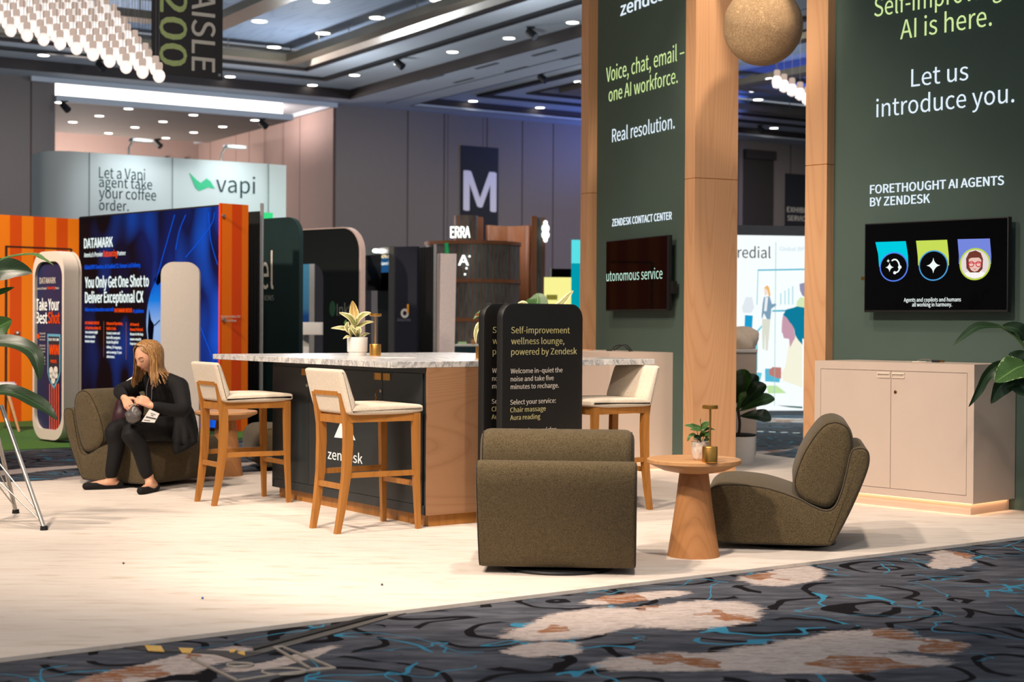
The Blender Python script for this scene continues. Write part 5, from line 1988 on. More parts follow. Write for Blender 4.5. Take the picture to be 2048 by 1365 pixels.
# ---- bar stools ---------------------------------------------------------
def make_stool(label, loc, rz):
    t = thing('bar_stool', label, 'bar stool', loc, rz, 'bar stools around the marble counter')
    prof = smooth_loop([(.245, .672), (.262, .692), (.245, .715), (.12, .722), (-.08, .72), (-.19, .715), (-.215, .695), (-.205, .668), (-.05, .664), (.12, .664)], 4)
    m = MB()
    pillow(m, prof, .213, .02)
    m.build('seat_cushion', 'cream', t, 50)
    prof = smooth_loop([(-.178, .722), (-.2, .79), (-.232, .88), (-.248, .912), (-.266, .922), (-.288, .914), (-.283, .88), (-.26, .79), (-.236, .71), (-.222, .676), (-.196, .678)], 4)
    m = MB()
    pillow(m, prof, .213, .022)
    m.build('backrest', 'cream', t, 50)
    for sy in (-1, 1):
        m = MB()
        m.sweep([(.236, sy * .196, 0), (.226, sy * .19, .3), (.222, sy * .188, .62), (.222, sy * .188, .668)], [(.027, .025), (.036, .034), (.042, .038), (.042, .038)])
        m.build('leg', 'stool_oak', t)
        m = MB()
        P = [(-.262, 0), (-.236, .14), (-.212, .32), (-.203, .5), (-.205, .6), (-.222, .7), (-.248, .81)]
        m.sweep([(x, sy * (.145 + .012 * min(1, z / .5)), z) for x, z in P], [(.03, .03), (.038, .034), (.046, .036), (.05, .037), (.05, .037), (.046, .037), (.03, .037)])
        m.build('leg', 'stool_oak', t)
        MB().sweep([(-.2, sy * .165, .645), (.22, sy * .186, .645)], [(.026, .045), (.026, .045)], (0, 1, 0), (0, 0, 1)).build('side_rail', 'stool_oak', t)
        MB().sweep([(-.215, sy * .155, .325), (.226, sy * .188, .325)], [(.02, .03), (.02, .03)], (0, 1, 0), (0, 0, 1)).build('stretcher', 'stool_oak', t)
    MB().box((.206, -.175, .62), (.232, .175, .665)).build('front_rail', 'stool_oak', t)
    MB().box((-.222, -.15, .615), (-.196, .15, .66)).build('rear_rail', 'stool_oak', t)
    MB().box((-.262, -.14, .772), (-.232, .14, .812)).build('back_rail', 'stool_oak', t)
    MB().box((.216, -.18, .245), (.238, .18, .275)).build('stretcher', 'stool_oak', t)
    MB().box((-.234, -.14, .245), (-.212, .14, .275)).build('stretcher', 'stool_oak', t)
    return t


st = make_stool('cream bar stool nearest the camera, in front of the counter doors', (-.84, 8.925, FZ), 35)
copy_tree(st, (-1.765, 10.2, FZ), 33, 'cream bar stool beside the seated woman, left of the nearer stool')
copy_tree(st, (.588, 9.85, FZ), 215, 'cream bar stool at the right end of the counter, facing left')

# ---- lounge chairs -------------------------------------------------------
shell_out = [(.40, .045), (.428, .12), (.43, .22), (.415, .30), (.37, .345), (.30, .358), (.20, .356), (.08, .338), (-.06, .292), (-.14, .25), (-.205, .228), (-.25, .25), (-.282, .33), (-.306, .43), (-.326, .53), (-.345, .562), (-.39, .57),
             (-.42, .55), (-.428, .50), (-.41, .42), (-.345, .25), (-.275, .10), (-.24, .045), (-.20, .032), (.0, .03), (.30, .03)]
cush_out = [(-.20, .232), (-.255, .262), (-.30, .36), (-.335, .50), (-.345, .60), (-.325, .675), (-.28, .708), (-.235, .712), (-.185, .69), (-.13, .62), (-.08, .53), (-.045, .43), (-.035, .36), (-.055, .305), (-.105, .26)]
CHW = .372


def make_lounge(label, loc, rz):
    t = thing('swivel_lounge_chair', label, 'lounge chair', loc, rz, 'olive swivel lounge chairs')
    for nm_, prof, hw_, r in (('shell', shell_out, CHW, .02), ('back_cushion', cush_out, CHW - .012, .045)):
        m = MB()
        e = pillow(m, smooth_loop([(x, z * .965) for x, z in prof], 4), hw_, r)
        sh_ = m.build(nm_, 'olive', t, 60)
        for loop in e:
            MB().tube([Vector(p) for p in loop] + [Vector(loop[0])], .0035, 5, False).build('piping', 'piping', sh_, 60)
    MB().lathe([(0, 0), (.27, 0), (.275, .008), (.27, .016), (.12, .02), (.10, .03), (0, .03)], 40).build('swivel_base', 'black', t)
    return t


lc = make_lounge('olive lounge chair seen from behind in front of the black signs', (.235, 7.53, FZ), 90 - 4)
copy_tree(lc, (1.503, 8.47, FZ), 170, 'olive lounge chair in side view at the right by the cabinet')
CHL = (-2.72, 11.42, FZ)
CHA = -30
copy_tree(lc, CHL, CHA, 'olive lounge chair with the woman sitting on it')
copy_tree(lc, (-1.72, 12.75, FZ), 200, 'olive lounge chair mostly hidden behind the left bar stool')


# ---- round side tables ---------------------------------------------------
def make_table(label, loc):
    t = thing('side_table', label, 'side table', loc, 0, 'round oak side tables')
    MB().lathe([(0, .498), (.236, .498), (.24, .494), (.24, .478), (.232, .472), (.16, .44), (.10, .428), (0, .428)], 56).build('tabletop', 'top_oak', t, 25)
    MB().lathe([(.074, .43), (.078, .40), (.092, .28), (.112, .14), (.132, .01), (.134, 0), (0, 0)], 48).build('pedestal', 'table_oak', t, 30)
    return t


q = flo(1391, 1110)
TBL = Vector((.935, 7.92, FZ))
tb = make_table('round oak side table with plant and brass lamp between the lounge chairs', TBL)
q = flo(452, 945)
copy_tree(tb, (-2.2, 11.93, FZ), 20, 'round oak side table behind the left bar stool')

# ---- brass table lamps ---------------------------------------------------
def make_lamp(label, loc, rz=0):
    t = thing('table_lamp', label, 'table lamp', loc, rz, 'brass table lamps')
    MB().lathe([(0, 0), (.036, 0), (.0385, .003), (.0385, .076), (.037, .079), (.008, .079), (.0, .08)], 40).build('base', 'gold', t)
    MB().lathe([(.0055, .078), (.0055, .268)], 14).build('rod', 'gold', t)
    MB().lathe([(0, .266), (.036, .266), (.0395, .268), (.0395, .283), (.037, .285), (0, .285)], 40).build('lamp_head', 'gold', t)
    MB().lathe([(0, .0655), (.03, .0655), (.03, .0662)], 24, (0, 0, .2)).build('diffuser', 'white', t)
    return t


zt_ = FZ + .498
q = flo(1421.5, 926.5, zt_)
lp_ = make_lamp('brass table lamp on the round side table beside a small plant', (q.x, q.y + .035, zt_))
q = flo(750, 712.5, TZ)
copy_tree(lp_, (q.x, q.y + .02, TZ), 40, 'brass table lamp on the marble counter beside the variegated plant')
q = flo(963.5, 718.5, TZ)
copy_tree(lp_, (q.x, q.y + .02, TZ), 80, 'brass table lamp on the marble counter half behind the black sign')

q = flo(792, 716, TZ)
o = MB().box((-.11, -.075, 0), (.11, .075, .0012)).build('paper_sheet', 'white', None, 0)
o.location = (q.x, q.y, TZ)
o.rotation_euler = (0, 0, .5)
tag(o, 'white paper sheet lying flat on the marble worktop', 'paper')

# ---- plants ---------------------------------------------------------------
q = flo(713, 712, TZ)
pp = thing('variegated_plant', 'cream-edged rubber plant in a white pot on the marble counter', 'potted plant', (q.x, q.y + .05, TZ), 0)
PS = (q.y + .05) / 3100.0     # metres per photo pixel there


def pz_(x, y):   # offsets from the foot of the pot, from the close study of the plant
    return ((640 + x * .10256 - 712.6) * PS, (707.5 - (580 + y * .10256)) * PS)


MB().lathe([(0, 0), (.058, 0), (.06, .004), (.06, .022), (.066, .026), (.068, .03), (.0695, .122), (.066, .124), (.064, .112), (0, .110)], 40).build('pot', 'white', pp)
MB().lathe([(0, .113), (.064, .113)], 24).build('soil', 'soil', pp)
MB().tube([(0, 0, .11), (.002, .0, .17), (-.004, 0, .25)], .006, 8).build('stem', 'stem', pp)
for k, (pts, hw_, dy, mt, up) in enumerate((
        ([(650, 700), (640, 520), (620, 330), (598, 170)], .034, (.0, .03, .04, .03), 'leaf_gold', (0, -1, .15)),
        ([(690, 640), (740, 540), (840, 450), (990, 408)], .03, (0, -.02, -.05, -.06), 'leaf_var', (-.5, -.8, .5)),
        ([(680, 700), (780, 660), (900, 600), (1045, 585)], .022, (0, -.03, -.05, -.07), 'leaf_var', (-.3, -.7, .7)),
        ([(670, 670), (610, 560), (540, 480), (365, 405)], .030, (0, -.02, -.04, -.05), 'leaf_var', (.4, -.8, .5)),
        ([(600, 800), (560, 740), (520, 680), (550, 580)], .024, (-.01, -.05, -.06, -.05), 'leaf_var', (.3, -1, .1)),
        ([(570, 730), (470, 720), (360, 705), (200, 712)], .020, (0, -.02, -.03, -.02), 'leaf_var', (0, -.75, .6)),
        ([(620, 850), (610, 790), (590, 730), (575, 690)], .020, (-.03, -.06, -.07, -.06), 'leaf_var', (.2, -1, .1)),
        ([(720, 860), (690, 790), (640, 720), (590, 640)], .018, (-.03, -.06, -.07, -.06), 'leaf_var', (.5, -1, .1)),
        ([(730, 860), (740, 790), (760, 730), (690, 690)], .020, (-.03, -.06, -.07, -.05), 'leaf_var', (0, -1, .2)),
        ([(620, 880), (560, 870), (510, 885), (455, 918)], .014, (-.03, -.06, -.07, -.08), 'leaf_var', (0, -.6, .8)),
        ([(770, 880), (830, 840), (880, 820), (950, 815)], .016, (0, .02, .03, .03), 'leaf_var', (0, -.6, .8)),
        ([(500, 660), (480, 630), (460, 590), (470, 540)], .014, (.03, .04, .05, .05), 'leaf_mid', (.3, -1, .1)))):
    P = [(*[c for c in (pz_(*p)[0],)], dy[i], pz_(*p)[1]) for i, p in enumerate(pts)]
    blade(MB(), [Vector(p) for p in P], hw_, up, .22).build('leaf', mt, pp, 80)

q = flo(1040, 716, TZ)
pq_ = thing('leafy_plant', 'leafy plant on the counter peeking over the black signs', 'potted plant', (q.x, q.y + .05, TZ), 0)
PS = (q.y + .05) / 3100.0
MB().lathe([(0, 0), (.07, 0), (.085, .14), (.08, .142), (.07, .125), (0, .12)], 32).build('pot', 'white', pq_)
MB().lathe([(0, .125), (.074, .125)], 20).build('soil', 'soil', pq_)
o8 = lambda px, py: ((px - 1040) * PS, (712 - py) * PS)
for pts, hw_, dy, mt, up in (([(1050, 680), (1066, 630), (1075, 598), (1072, 583)], .085, (0, 0, .02, .04), 'leaf_mid', (0, -1, .2)),
                             ([(1055, 680), (1090, 640), (1125, 600), (1146, 577)], .035, (0, -.02, -.03, -.03), 'leaf_var', (-.6, -.8, .3)),
                             ([(1035, 680), (1030, 640), (1042, 606), (1056, 606)], .03, (0, -.02, -.04, -.06), 'leaf_var', (0, -.8, .4)),
                             ([(1025, 680), (990, 640), (965, 622), (946, 636)], .028, (0, 0, 0, 0), 'leaf_mid', (0, -.7, .7)),
                             ([(1025, 690), (990, 660), (962, 644), (951, 664), (952, 685)], .02, (0, 0, 0, 0, 0), 'leaf_var', (0, -.7, .7)),
                             ([(1045, 690), (1080, 670), (1110, 660), (1140, 672)], .03, (0, .03, .03, .03), 'leaf_mid', (0, -.5, .9))):
    P = [Vector((o8(*p)[0], dy[i], o8(*p)[1])) for i, p in enumerate(pts)]
    blade(MB(), P, hw_, up, .2).build('leaf', mt, pq_, 80)
MB().tube([(0, 0, .12), (0, 0, .2), (.01, 0, .28)], .005, 6).build('stem', 'stem', pq_)

# small plant on the side table
zt_ = FZ + .498
q = flo(1402, 923, zt_)
sp_ = thing('small_plant', 'small green plant in a faceted white pot on the side table', 'potted plant', (q.x, q.y + .045, zt_), 0)
PS = (q.y + .045) / 3100.0
b_ = bmesh.new()
prof = [(0.026, 0), (.036, .012), (.043, .04), (.046, .07), (.047, .095)]
rows = []
for i, (r, z) in enumerate(prof):
    rows.append([b_.verts.new((r * math.cos(2 * PI * (k + .5 * (i % 2)) / 11), r * math.sin(2 * PI * (k + .5 * (i % 2)) / 11), z)) for k in range(11)])
for i in range(4):
    for k in range(11):
        A, B = rows[i], rows[i + 1]
        if i % 2 == 0:
            b_.faces.new((A[k], A[(k + 1) % 11], B[k]))
            b_.faces.new((A[(k + 1) % 11], B[(k + 1) % 11], B[k]))
        else:
            b_.faces.new((A[k], A[(k + 1) % 11], B[(k + 1) % 11]))
            b_.faces.new((A[k], B[(k + 1) % 11], B[k]))
b_.faces.new(rows[0])
m = MB()
m.merge(b_)
m.build('faceted_pot', M('speckled_pot', rgb(214, 200, 184), .6, var=.12, scale=60), sp_, 0)
MB().lathe([(0, .088), (.046, .088)], 11).build('soil', 'soil', sp_)
o9 = lambda x, y: ((1360 + x * .10256 - 1402) * PS, (924 - (800 + y * .10256)) * PS)
hs = lambda t: (math.sin(PI * min(1, t ** .6)) ** .7) if 0 < t < 1 else 0
for pts, hw_, dy, mt, up in (([(430, 560), (480, 520), (530, 490), (580, 480)], .022, (-.01, -.03, -.04, -.05), 'leaf_bright', (-.2, -.9, .5)),
                             ([(430, 560), (415, 500), (405, 440), (415, 380)], .012, (-.01, -.01, 0, 0), 'leaf_mid', (1, -.4, 0)),
                             ([(440, 570), (340, 570), (230, 530), (80, 515)], .022, (0, -.02, -.04, -.05), 'leaf_bright', (0, -.75, .7)),
                             ([(420, 600), (350, 600), (270, 590), (180, 590)], .016, (0, -.04, -.06, -.07), 'leaf_bright', (0, -.7, .7)),
                             ([(380, 740), (290, 700), (200, 720), (145, 830)], .014, (-.01, -.03, -.04, -.04), 'leaf_mid', (0, -.5, .9)),
                             ([(480, 720), (540, 690), (570, 650), (580, 610)], .016, (-.02, -.03, -.03, -.02), 'leaf_mid', (-.4, -.9, .2)),
                             ([(450, 660), (500, 610), (560, 580), (690, 600)], .013, (0, -.02, -.03, -.03), 'leaf_bright', (0, -.7, .7)),
                             ([(440, 740), (430, 690), (440, 650), (480, 620)], .016, (-.03, -.04, -.05, -.05), 'leaf_mid', (.2, -1, .1)),
                             ([(400, 800), (340, 760), (300, 760), (280, 790)], .018, (-.03, -.04, -.05, -.05), 'leaf_dark', (0, -.7, .7)),
                             ([(420, 810), (380, 770), (350, 740), (300, 700)], .018, (-.03, -.04, -.04, -.03), 'leaf_dark', (0, -.7, .7)),
                             ([(460, 810), (510, 790), (550, 790), (590, 800)], .015, (-.03, -.04, -.04, -.04), 'leaf_dark', (0, -.6, .8))):
    P = [Vector((o9(*p)[0], dy[i], o9(*p)[1])) for i, p in enumerate(pts)]
    blade(MB(), P, hw_, up, .15, shape=hs).build('leaf', mt, sp_, 80)
for a_ in ((430, 570), (330, 600), (490, 700), (300, 720)):
    x, z = o9(*a_)
    MB().tube(spline([(0, 0, .088), (x * .4, -.01, z * .75), (x, -.015, z)], 4), .0016, 5).build('stem', 'stem', sp_)

# bird-of-paradise plant by the right cabinet
YR = 9.25
w = at(2150, 640, YR)
w.z = FZ
br = thing('large_leaf_plant', 'tall dark big-leaved plant at the right edge beside the cabinet', 'potted plant', w, 0)
MB().lathe([(0, 0), (.15, 0), (.17, .02), (.2, .36), (.19, .365), (.175, .33), (0, .33)], 36).build('pot', 'white', br)
MB().lathe([(0, .335), (.178, .335)], 24).build('soil', 'soil', br)
z6r = lambda x, y: (1880 + x * .16123, 620 + y * .16123)


def leafpts(root, pts, Y0, dys, zoom):
    return [inv(root) @ at(*(zoom(*p) if zoom else p), Y0 + dys[i]) for i, p in enumerate(pts)]


bp_sh = lambda t: (math.sin(PI * min(1, t ** .85)) ** .8) if 0 < t < 1 else 0
for pts, dys, hw_, up, mt in (
        ([(760, 205), (690, 212), (480, 210), (330, 300), (160, 445)], (0, 0, -.02, -.05, -.08), .032, (.3, -.5, .8), 'leaf_dark'),
        ([(1000, 395), (1010, 300), (930, 230), (760, 205)], (.03, .02, .0, 0), .05, (.6, -.8, .2), 'leaf_dark'),
        ([(1042, 740), (990, 700), (930, 620), (860, 535)], (0, 0, 0, 0), .10, (.2, -1, .2), 'leaf_dark'),
        ([(1080, 690), (960, 720), (830, 800), (680, 900)], (-.05, -.1, -.15, -.2), .085, (.1, -.7, .7), 'leaf_bright'),
        ([(1040, 740), (830, 675), (680, 720), (560, 840), (490, 980), (420, 1100), (355, 1205)], (0, -.05, -.1, -.12, -.14, -.15, -.15), .032, (.6, -.6, .6), 'leaf_dark'),
        ([(1000, 800), (840, 880), (720, 990), (630, 1165)], (-.05, -.1, -.12, -.14), .06, (.5, -.8, .3), 'leaf_dark'),
        ([(860, 880), (950, 900), (1040, 970), (1130, 1060)], (-.05, -.08, -.1, -.1), .09, (0, -.8, .6), 'leaf_dark')):
    blade(MB(), leafpts(br, pts, YR, dys, z6r), hw_, up, .3, shape=bp_sh, wave=.08).build('leaf', mt, br, 80)
for pts in ([(760, 210), (850, 265), (950, 340), (1060, 480), (1200, 760)], [(1042, 740), (1150, 800), (1240, 1000)]):
    Q = leafpts(br, pts, YR, [0] * 5, z6r)
    Q[-1] = Vector((random.uniform(-.03, .03), 0, .34)) if False else Q[-1]
    MB().tube(spline(Q + [Vector((0, 0, .33))], 5), .009, 8).build('stem', 'stem', br)

# bird-of-paradise plant at the left edge
YL = 8.9
w = at(-170, 640, 8.5)
w.z = FZ
bl = thing('large_leaf_plant', 'big-leaved plant reaching in from the left edge', 'potted plant', w, 0)
MB().lathe([(0, 0), (.15, 0), (.17, .02), (.2, .36), (.19, .365), (.175, .33), (0, .33)], 36).build('pot', 'white', bl)
MB().lathe([(0, .335), (.178, .335)], 24).build('soil', 'soil', bl)
for pts, dys, hw_, up, mt in (
        ([(-70, 575), (-20, 548), (25, 540), (65, 546)], (0, -.02, -.03, -.03), .075, (0, -.9, .4), 'leaf_dark'),
        ([(-40, 545), (10, 518), (65, 510), (85, 518), (108, 531)], (-.1, -.12, -.14, -.16, -.18), .022, (0, -.35, .9), 'leaf_bright'),
        ([(-50, 600), (-15, 590), (10, 582), (29, 575)], (0, 0, 0, 0), .022, (0, -.8, .5), 'leaf_mid'),
        ([(-50, 690), (-20, 665), (5, 650), (24, 640)], (.02, 0, 0, 0), .065, (.2, -1, .2), 'leaf_mid'),
        ([(-50, 690), (0, 684), (40, 692), (66, 708), (76, 735), (79, 762)], (-.1, -.1, -.12, -.13, -.14, -.14), .055, (.5, -.7, .6), 'leaf_dark'),
        ([(-60, 810), (-10, 786), (30, 788), (70, 806), (95, 822), (114, 841)], (-.1, -.12, -.14, -.15, -.16, -.16), .058, (.2, -.55, .85), 'leaf_dark')):
    blade(MB(), leafpts(bl, pts, YL, dys, None), hw_, up, .3, shape=bp_sh, wave=.08).build('leaf', mt, bl, 80)
    Q = leafpts(bl, pts[:1], YL, dys, None)
    MB().tube(spline([Q[0], Vector((Q[0].x * .4, Q[0].y, Q[0].z * .75)), Vector((0, 0, .33))], 5), .008, 8).build('stem', 'stem', bl)

# tripod stand at the left edge
YT = flo(90, 1062).y
tr = thing('tripod_stand', 'silver tripod stand with black hub at the left edge', 'tripod stand', at(-28, 640, YT + .15) * 1.0, 0)
tr.location.z = FZ
ROOTM[tr.name] = Matrix.Translation(tr.location)
foot = inv(tr) @ flo(88, 1061, FZ)
hub = inv(tr) @ at(6, 812, YT + .1)
hb_ = hub + (hub - foot).normalized() * .05
hubc = Vector((0, 0, hub.z + .03))
MB().lathe([(0, -.07), (.05, -.07), (.058, -.03), (.055, .05), (.035, .09), (0, .09)], 24, hubc).build('hub', 'black', tr)
MB().cyl(hubc, hubc + Vector((0, 0, .75)), .016, n=12).build('pole', 'steel', tr)
for k, ang in enumerate((0, 120, 240)):
    R3 = Matrix.Rotation(math.radians(ang), 4, 'Z')
    f3 = R3 @ Vector((foot.x, foot.y, 0))
    h3 = R3 @ Vector((hub.x * .9, hub.y * .9, hub.z))
    f3.z = .012
    lg = MB().tube([h3, f3], .0125, 10, True).build('leg', 'steel', tr)
    MB().cyl(f3 + Vector((0, 0, -.012)), f3 + Vector((0, 0, .012)), .022, .02).build('rubber_foot', 'black', lg)
    MB().tube([f3 * .97 + Vector((0, 0, .03)), Vector((0, 0, .32))], .004, 6).build('brace', 'steel', tr)
    MB().tube([f3.lerp(h3, .12), Vector((0, 0, .45))], .004, 6).build('brace', 'steel', tr)

# ---- black standing signs -----------------------------------------------
SRZ = 44.0
SX, SY = local_frame(SRZ)
s0 = at(1005, 640, 8.78)
s0.z = FZ
e_ = hit(1167, 640, s0, SY)
SW = (e_ - s0).dot(SX)
SH = 1.318 - FZ


def make_sign(label, loc):
    t = thing('standing_sign', label, 'standing sign', loc, SRZ, 'black wellness lounge signs')
    Ms = Matrix(((1, 0, 0, SW / 2), (0, 0, 1, 0), (0, 1, 0, SH / 2 + .01), (0, 0, 0, 1)))
    n = 7
    o_ = rrect(SW, SH - .02, .085, n)
    m = MB()
    rows = []
    for ins, d_ in ((.012, 0), (.004, .003), (0, .012), (0, .045), (.006, .05)):
        rows.append([m.bm.verts.new(Ms @ Vector((x * (1 - 2 * ins / SW), y * (1 - 2 * ins / SH), d_))) for x, y in o_])
    N = len(o_)
    for a_, b_ in zip(rows, rows[1:]):
        for k in range(N):
            m._faces([a_[k], a_[(k + 1) % N], b_[(k + 1) % N], b_[k]], [(0, 1, 2, 3)])
    m._faces(rows[0][::-1], [tuple(range(N))])
    m._faces(rows[-1], [tuple(range(N))])
    m.build('board', 'black_sign', t, 40)
    MB().box((SW * .12, -.02, 0), (SW * .88, .09, .012)).build('foot_plate', 'black', t)
    return t


sg1 = make_sign('front black rounded sign with khaki wellness lounge lettering', s0)
spn = (s0, -SY)
lines = [('Self-improvement', (1022, 667), (1139, 663.5), 12.5, 'gold_text'), ('wellness lounge,', (1022, 689), (1128, 685.5), 12.5, 'gold_text'), ('powered by Zendesk', (1022, 710.5), (1153, 706), 12.5, 'gold_text'),
         ('Welcome in–quiet the', (1021, 747.5), (1124.5, 744.5), 9.5, 'tan_text'), ('noise and take five', (1021, 763.5), (1107, 761), 9.5, 'tan_text'), ('minutes to recharge.', (1021, 779), (1117, 775.5), 9.5, 'tan_text'),
         ('Select your service:', (1020, 810), (1111, 806), 9.5, 'tan_text'), ('Chair massage', (1020, 825.5), (1091, 821.5), 9.5, 'gold_text'), ('Aura reading', (1020, 841), (1080, 837), 9.5, 'gold_text'),
         ('Pause, recharge, and glow', (1020, 869), (1112, 865), 9.5, 'tan_text')]
for s_, bl_, br_, cap, mt in lines:
    ptext(sg1, s_, bl_, br_, cap, spn, mt, .004, .0016)
sb = at(968, 640, 8.86)
sb.z = FZ
copy_tree(sg1, sb, SRZ, 'rear black rounded sign half hidden behind the front sign')

# ---- floor marks in the foreground ---------------------------------------


def flat(name, label, cat, pix, mat, z0=.0, th=.003, group=None):
    m = MB()
    P = [flo(*p) for p in pix]
    m.prism([(p.x, p.y) for p in P], z0, z0 + th, Matrix())
    return tag(m.build(name, mat, None, 0), label, cat, group)


flat('floor_tape', 'long grey and black cable tape strip on the patterned carpet', 'tape', [(498, 1308), (520, 1296), (640, 1264), (780, 1228), (905, 1200), (930, 1200), (800, 1232), (650, 1275), (530, 1308)], M('grey_tape', rgb(92, 88, 84), .6), .001, .004)
flat('cable_ridge', 'dark cable ridge running under the grey floor tape', 'cable', [(505, 1300), (640, 1262), (780, 1227), (893, 1203), (896, 1206), (785, 1231), (645, 1268), (508, 1305)], 'black', .005, .006)
flat('floor_tape', 'dark tape patch between cream carpet and cable strip', 'tape', [(215, 1293), (260, 1290), (330, 1299), (480, 1305), (540, 1306), (470, 1322), (430, 1310), (280, 1302)], M('dark_tape', rgb(58, 55, 54), .6), .001, .002)
for k, pz in enumerate(([(289, 1294), (322, 1295), (329, 1307), (296, 1305)], [(357, 1299), (387, 1300), (381, 1310), (364, 1309)], [(459, 1302), (475, 1302), (468, 1308), (459, 1308)], [(474, 1308), (489, 1305), (490, 1314), (478, 1311)])):
    flat('hazard_stripe', 'yellow hazard tape piece on the carpet, %s from the left' % ORD[k], 'tape', pz, M('hazard_yellow', rgb(214, 170, 74), .5), .0035, .002, 'yellow hazard tape pieces')
MAT['plate'] = M('clear_tape_edge', rgb(150, 142, 132), .4)
fb = MB()
for A, B in (((383, 1320), (475, 1365)), ((383, 1320), (392, 1319)), ((548, 1298), (565, 1297)), ((548, 1298), (620, 1340)), ((565, 1297), (670, 1340)), ((620, 1342), (670, 1340)), ((475, 1365), (560, 1352)), ((560, 1352), (670, 1340))):
    a, b = flo(*A), flo(*B)
    fb.tube([a + Vector((0, 0, .004)), b + Vector((0, 0, .004))], .006, 6)
for cx, cy, rx, ry in ((568, 1346, .075, .05), (480, 1333, .045, .03)):
    c_ = flo(cx, cy)
    fb.tube([c_ + Vector((rx * math.cos(a * PI / 10), ry * math.sin(a * PI / 10), .004)) for a in range(21)], .005, 5)
tag(fb.build('floor_box_outline', 'plate', None), 'pale outline of a floor socket cover in the carpet, bottom left', 'floor box')
for k, (px, py, col_) in enumerate(((405, 1199, (70, 110, 170)), (764, 1172, (60, 60, 60)), (247, 1129, (90, 80, 70)))):
    q = flo(px, py, FZ)
    o = MB().sphere((0, 0, .0045), .0055, 8).build('carpet_speck', M('speck_%d' % k if False else ['blue_speck', 'dark_speck', 'brown_speck'][k], rgb(*col_), .6))
    o.location = q
    tag(o, '%s crumb lying on the cream carpet' % ['tiny blue', 'tiny black', 'tiny brown'][k], 'crumb')

# ================================================================== THE SEATED WOMAN
MAT['skin'] = M('light_skin', rgb(214, 160, 128), .5, var=.04, scale=20)
MAT['black_cloth'] = M('black_knit', rgb(9, 8, 9), .85, var=.15, scale=60)
MAT['black_trouser'] = M('black_trouser_cloth', rgb(7, 6, 7), .8, var=.12, scale=50)
MAT['shoe'] = M('black_suede', rgb(12, 11, 11), .85)
t_ = NT('blonde_hair')
hv = t_.noise(t_.coord((60, 60, 5)), 3, 3, .7)
MAT['hair'] = t_.out(t_.ramp(hv, [(.3, rgb(92, 62, 36)), (.5, rgb(150, 108, 64)), (.7, rgb(206, 162, 104))]), .42, spec=.35)


def fuse(mb, name, mat, parent, voxel=.006, it=6, label=None):
    """weld overlapping volumes into one continuous skin"""
    bmesh.ops.recalc_face_normals(mb.bm, faces=mb.bm.faces[:])
    me = D.meshes.new('tmp')
    mb.bm.to_mesh(me)
    mb.bm.free()
    o = D.objects.new('tmp', me)
    COL.objects.link(o)
    r = o.modifiers.new('weld', 'REMESH')
    r.mode = 'VOXEL'
    r.voxel_size = voxel
    s_ = o.modifiers.new('soft', 'SMOOTH')
    s_.factor = .5
    s_.iterations = it
    dg = bpy.context.evaluated_depsgraph_get()
    m2 = D.meshes.new_from_object(o.evaluated_get(dg))
    D.objects.remove(o)
    D.meshes.remove(me)
    m2.name = name
    m2.materials.clear()
    m2.materials.append(MAT[mat])
    for p in m2.polygons:
        p.use_smooth = True
    n_ = D.objects.new(name, m2)
    COL.objects.link(n_)
    n_.parent = parent
    if label:
        n_['label'] = label
    return n_


def limb(mb, pts, radii, n=14, sub=5):
    P = [Vector(p) for p in pts]
    Q = spline([(p.x, p.y, p.z) for p in P], sub)
    rr_ = []
    for i in range(len(P) - 1):
        for j in range(sub):
            t = j / sub
            rr_.append(radii[i] * (1 - t) + radii[i + 1] * t)
    rr_.append(radii[-1])
    mb.tube(Q, rr_, n)
    mb.sphere(Q[0], rr_[0] * .98, 12)
    mb.sphere(Q[-1], rr_[-1] * .98, 12)
    return mb


WR = Vector((-2.5, 11.05, FZ))
wm = thing('person', 'woman in black with long blonde hair seated sideways, looking into a grey pouch', 'person', WR, 0)
lo = lambda v: Vector(v) - WR
J = dict(
    pel=lo((-2.45, 11.20, .43)), hipL=lo((-2.385, 11.12, .43)), hipR=lo((-2.515, 11.27, .43)),
    kneeL=lo(at(261, 866, 10.68)), kneeR=lo(at(229, 861, 10.92)),
    ankL=lo(at(299, 961, 10.74)), ankR=lo(at(222, 964, 10.90)),
    toeL=lo(at(281, 983, 10.56)), toeR=lo(at(172, 977, 10.84)), heelL=lo(at(311, 973, 10.80)), heelR=lo(at(238, 971, 10.94)),
    waist=lo((-2.455, 11.16, .55)), chest=lo((-2.475, 11.06, .71)), neck=lo((-2.515, 10.99, .835)),
    shL=lo(at(359, 773, 10.92)), shR=lo(at(287, 765, 11.12)),
    elL=lo(at(363, 822, 10.72)), elR=lo(at(240, 783, 10.93)),
    wrL=lo(at(303, 812, 10.60)), wrR=lo(at(249, 797, 10.70)))
Hc = lo(at(296, 713, 10.90))
Fh = Vector((-.56, -.70, -.40)).normalized()
Rh = Fh.cross(Vector((0, 0, 1))).normalized()          # her right
Uh = Rh.cross(Fh).normalized()
sax = (J['shL'] - J['shR']).normalized()


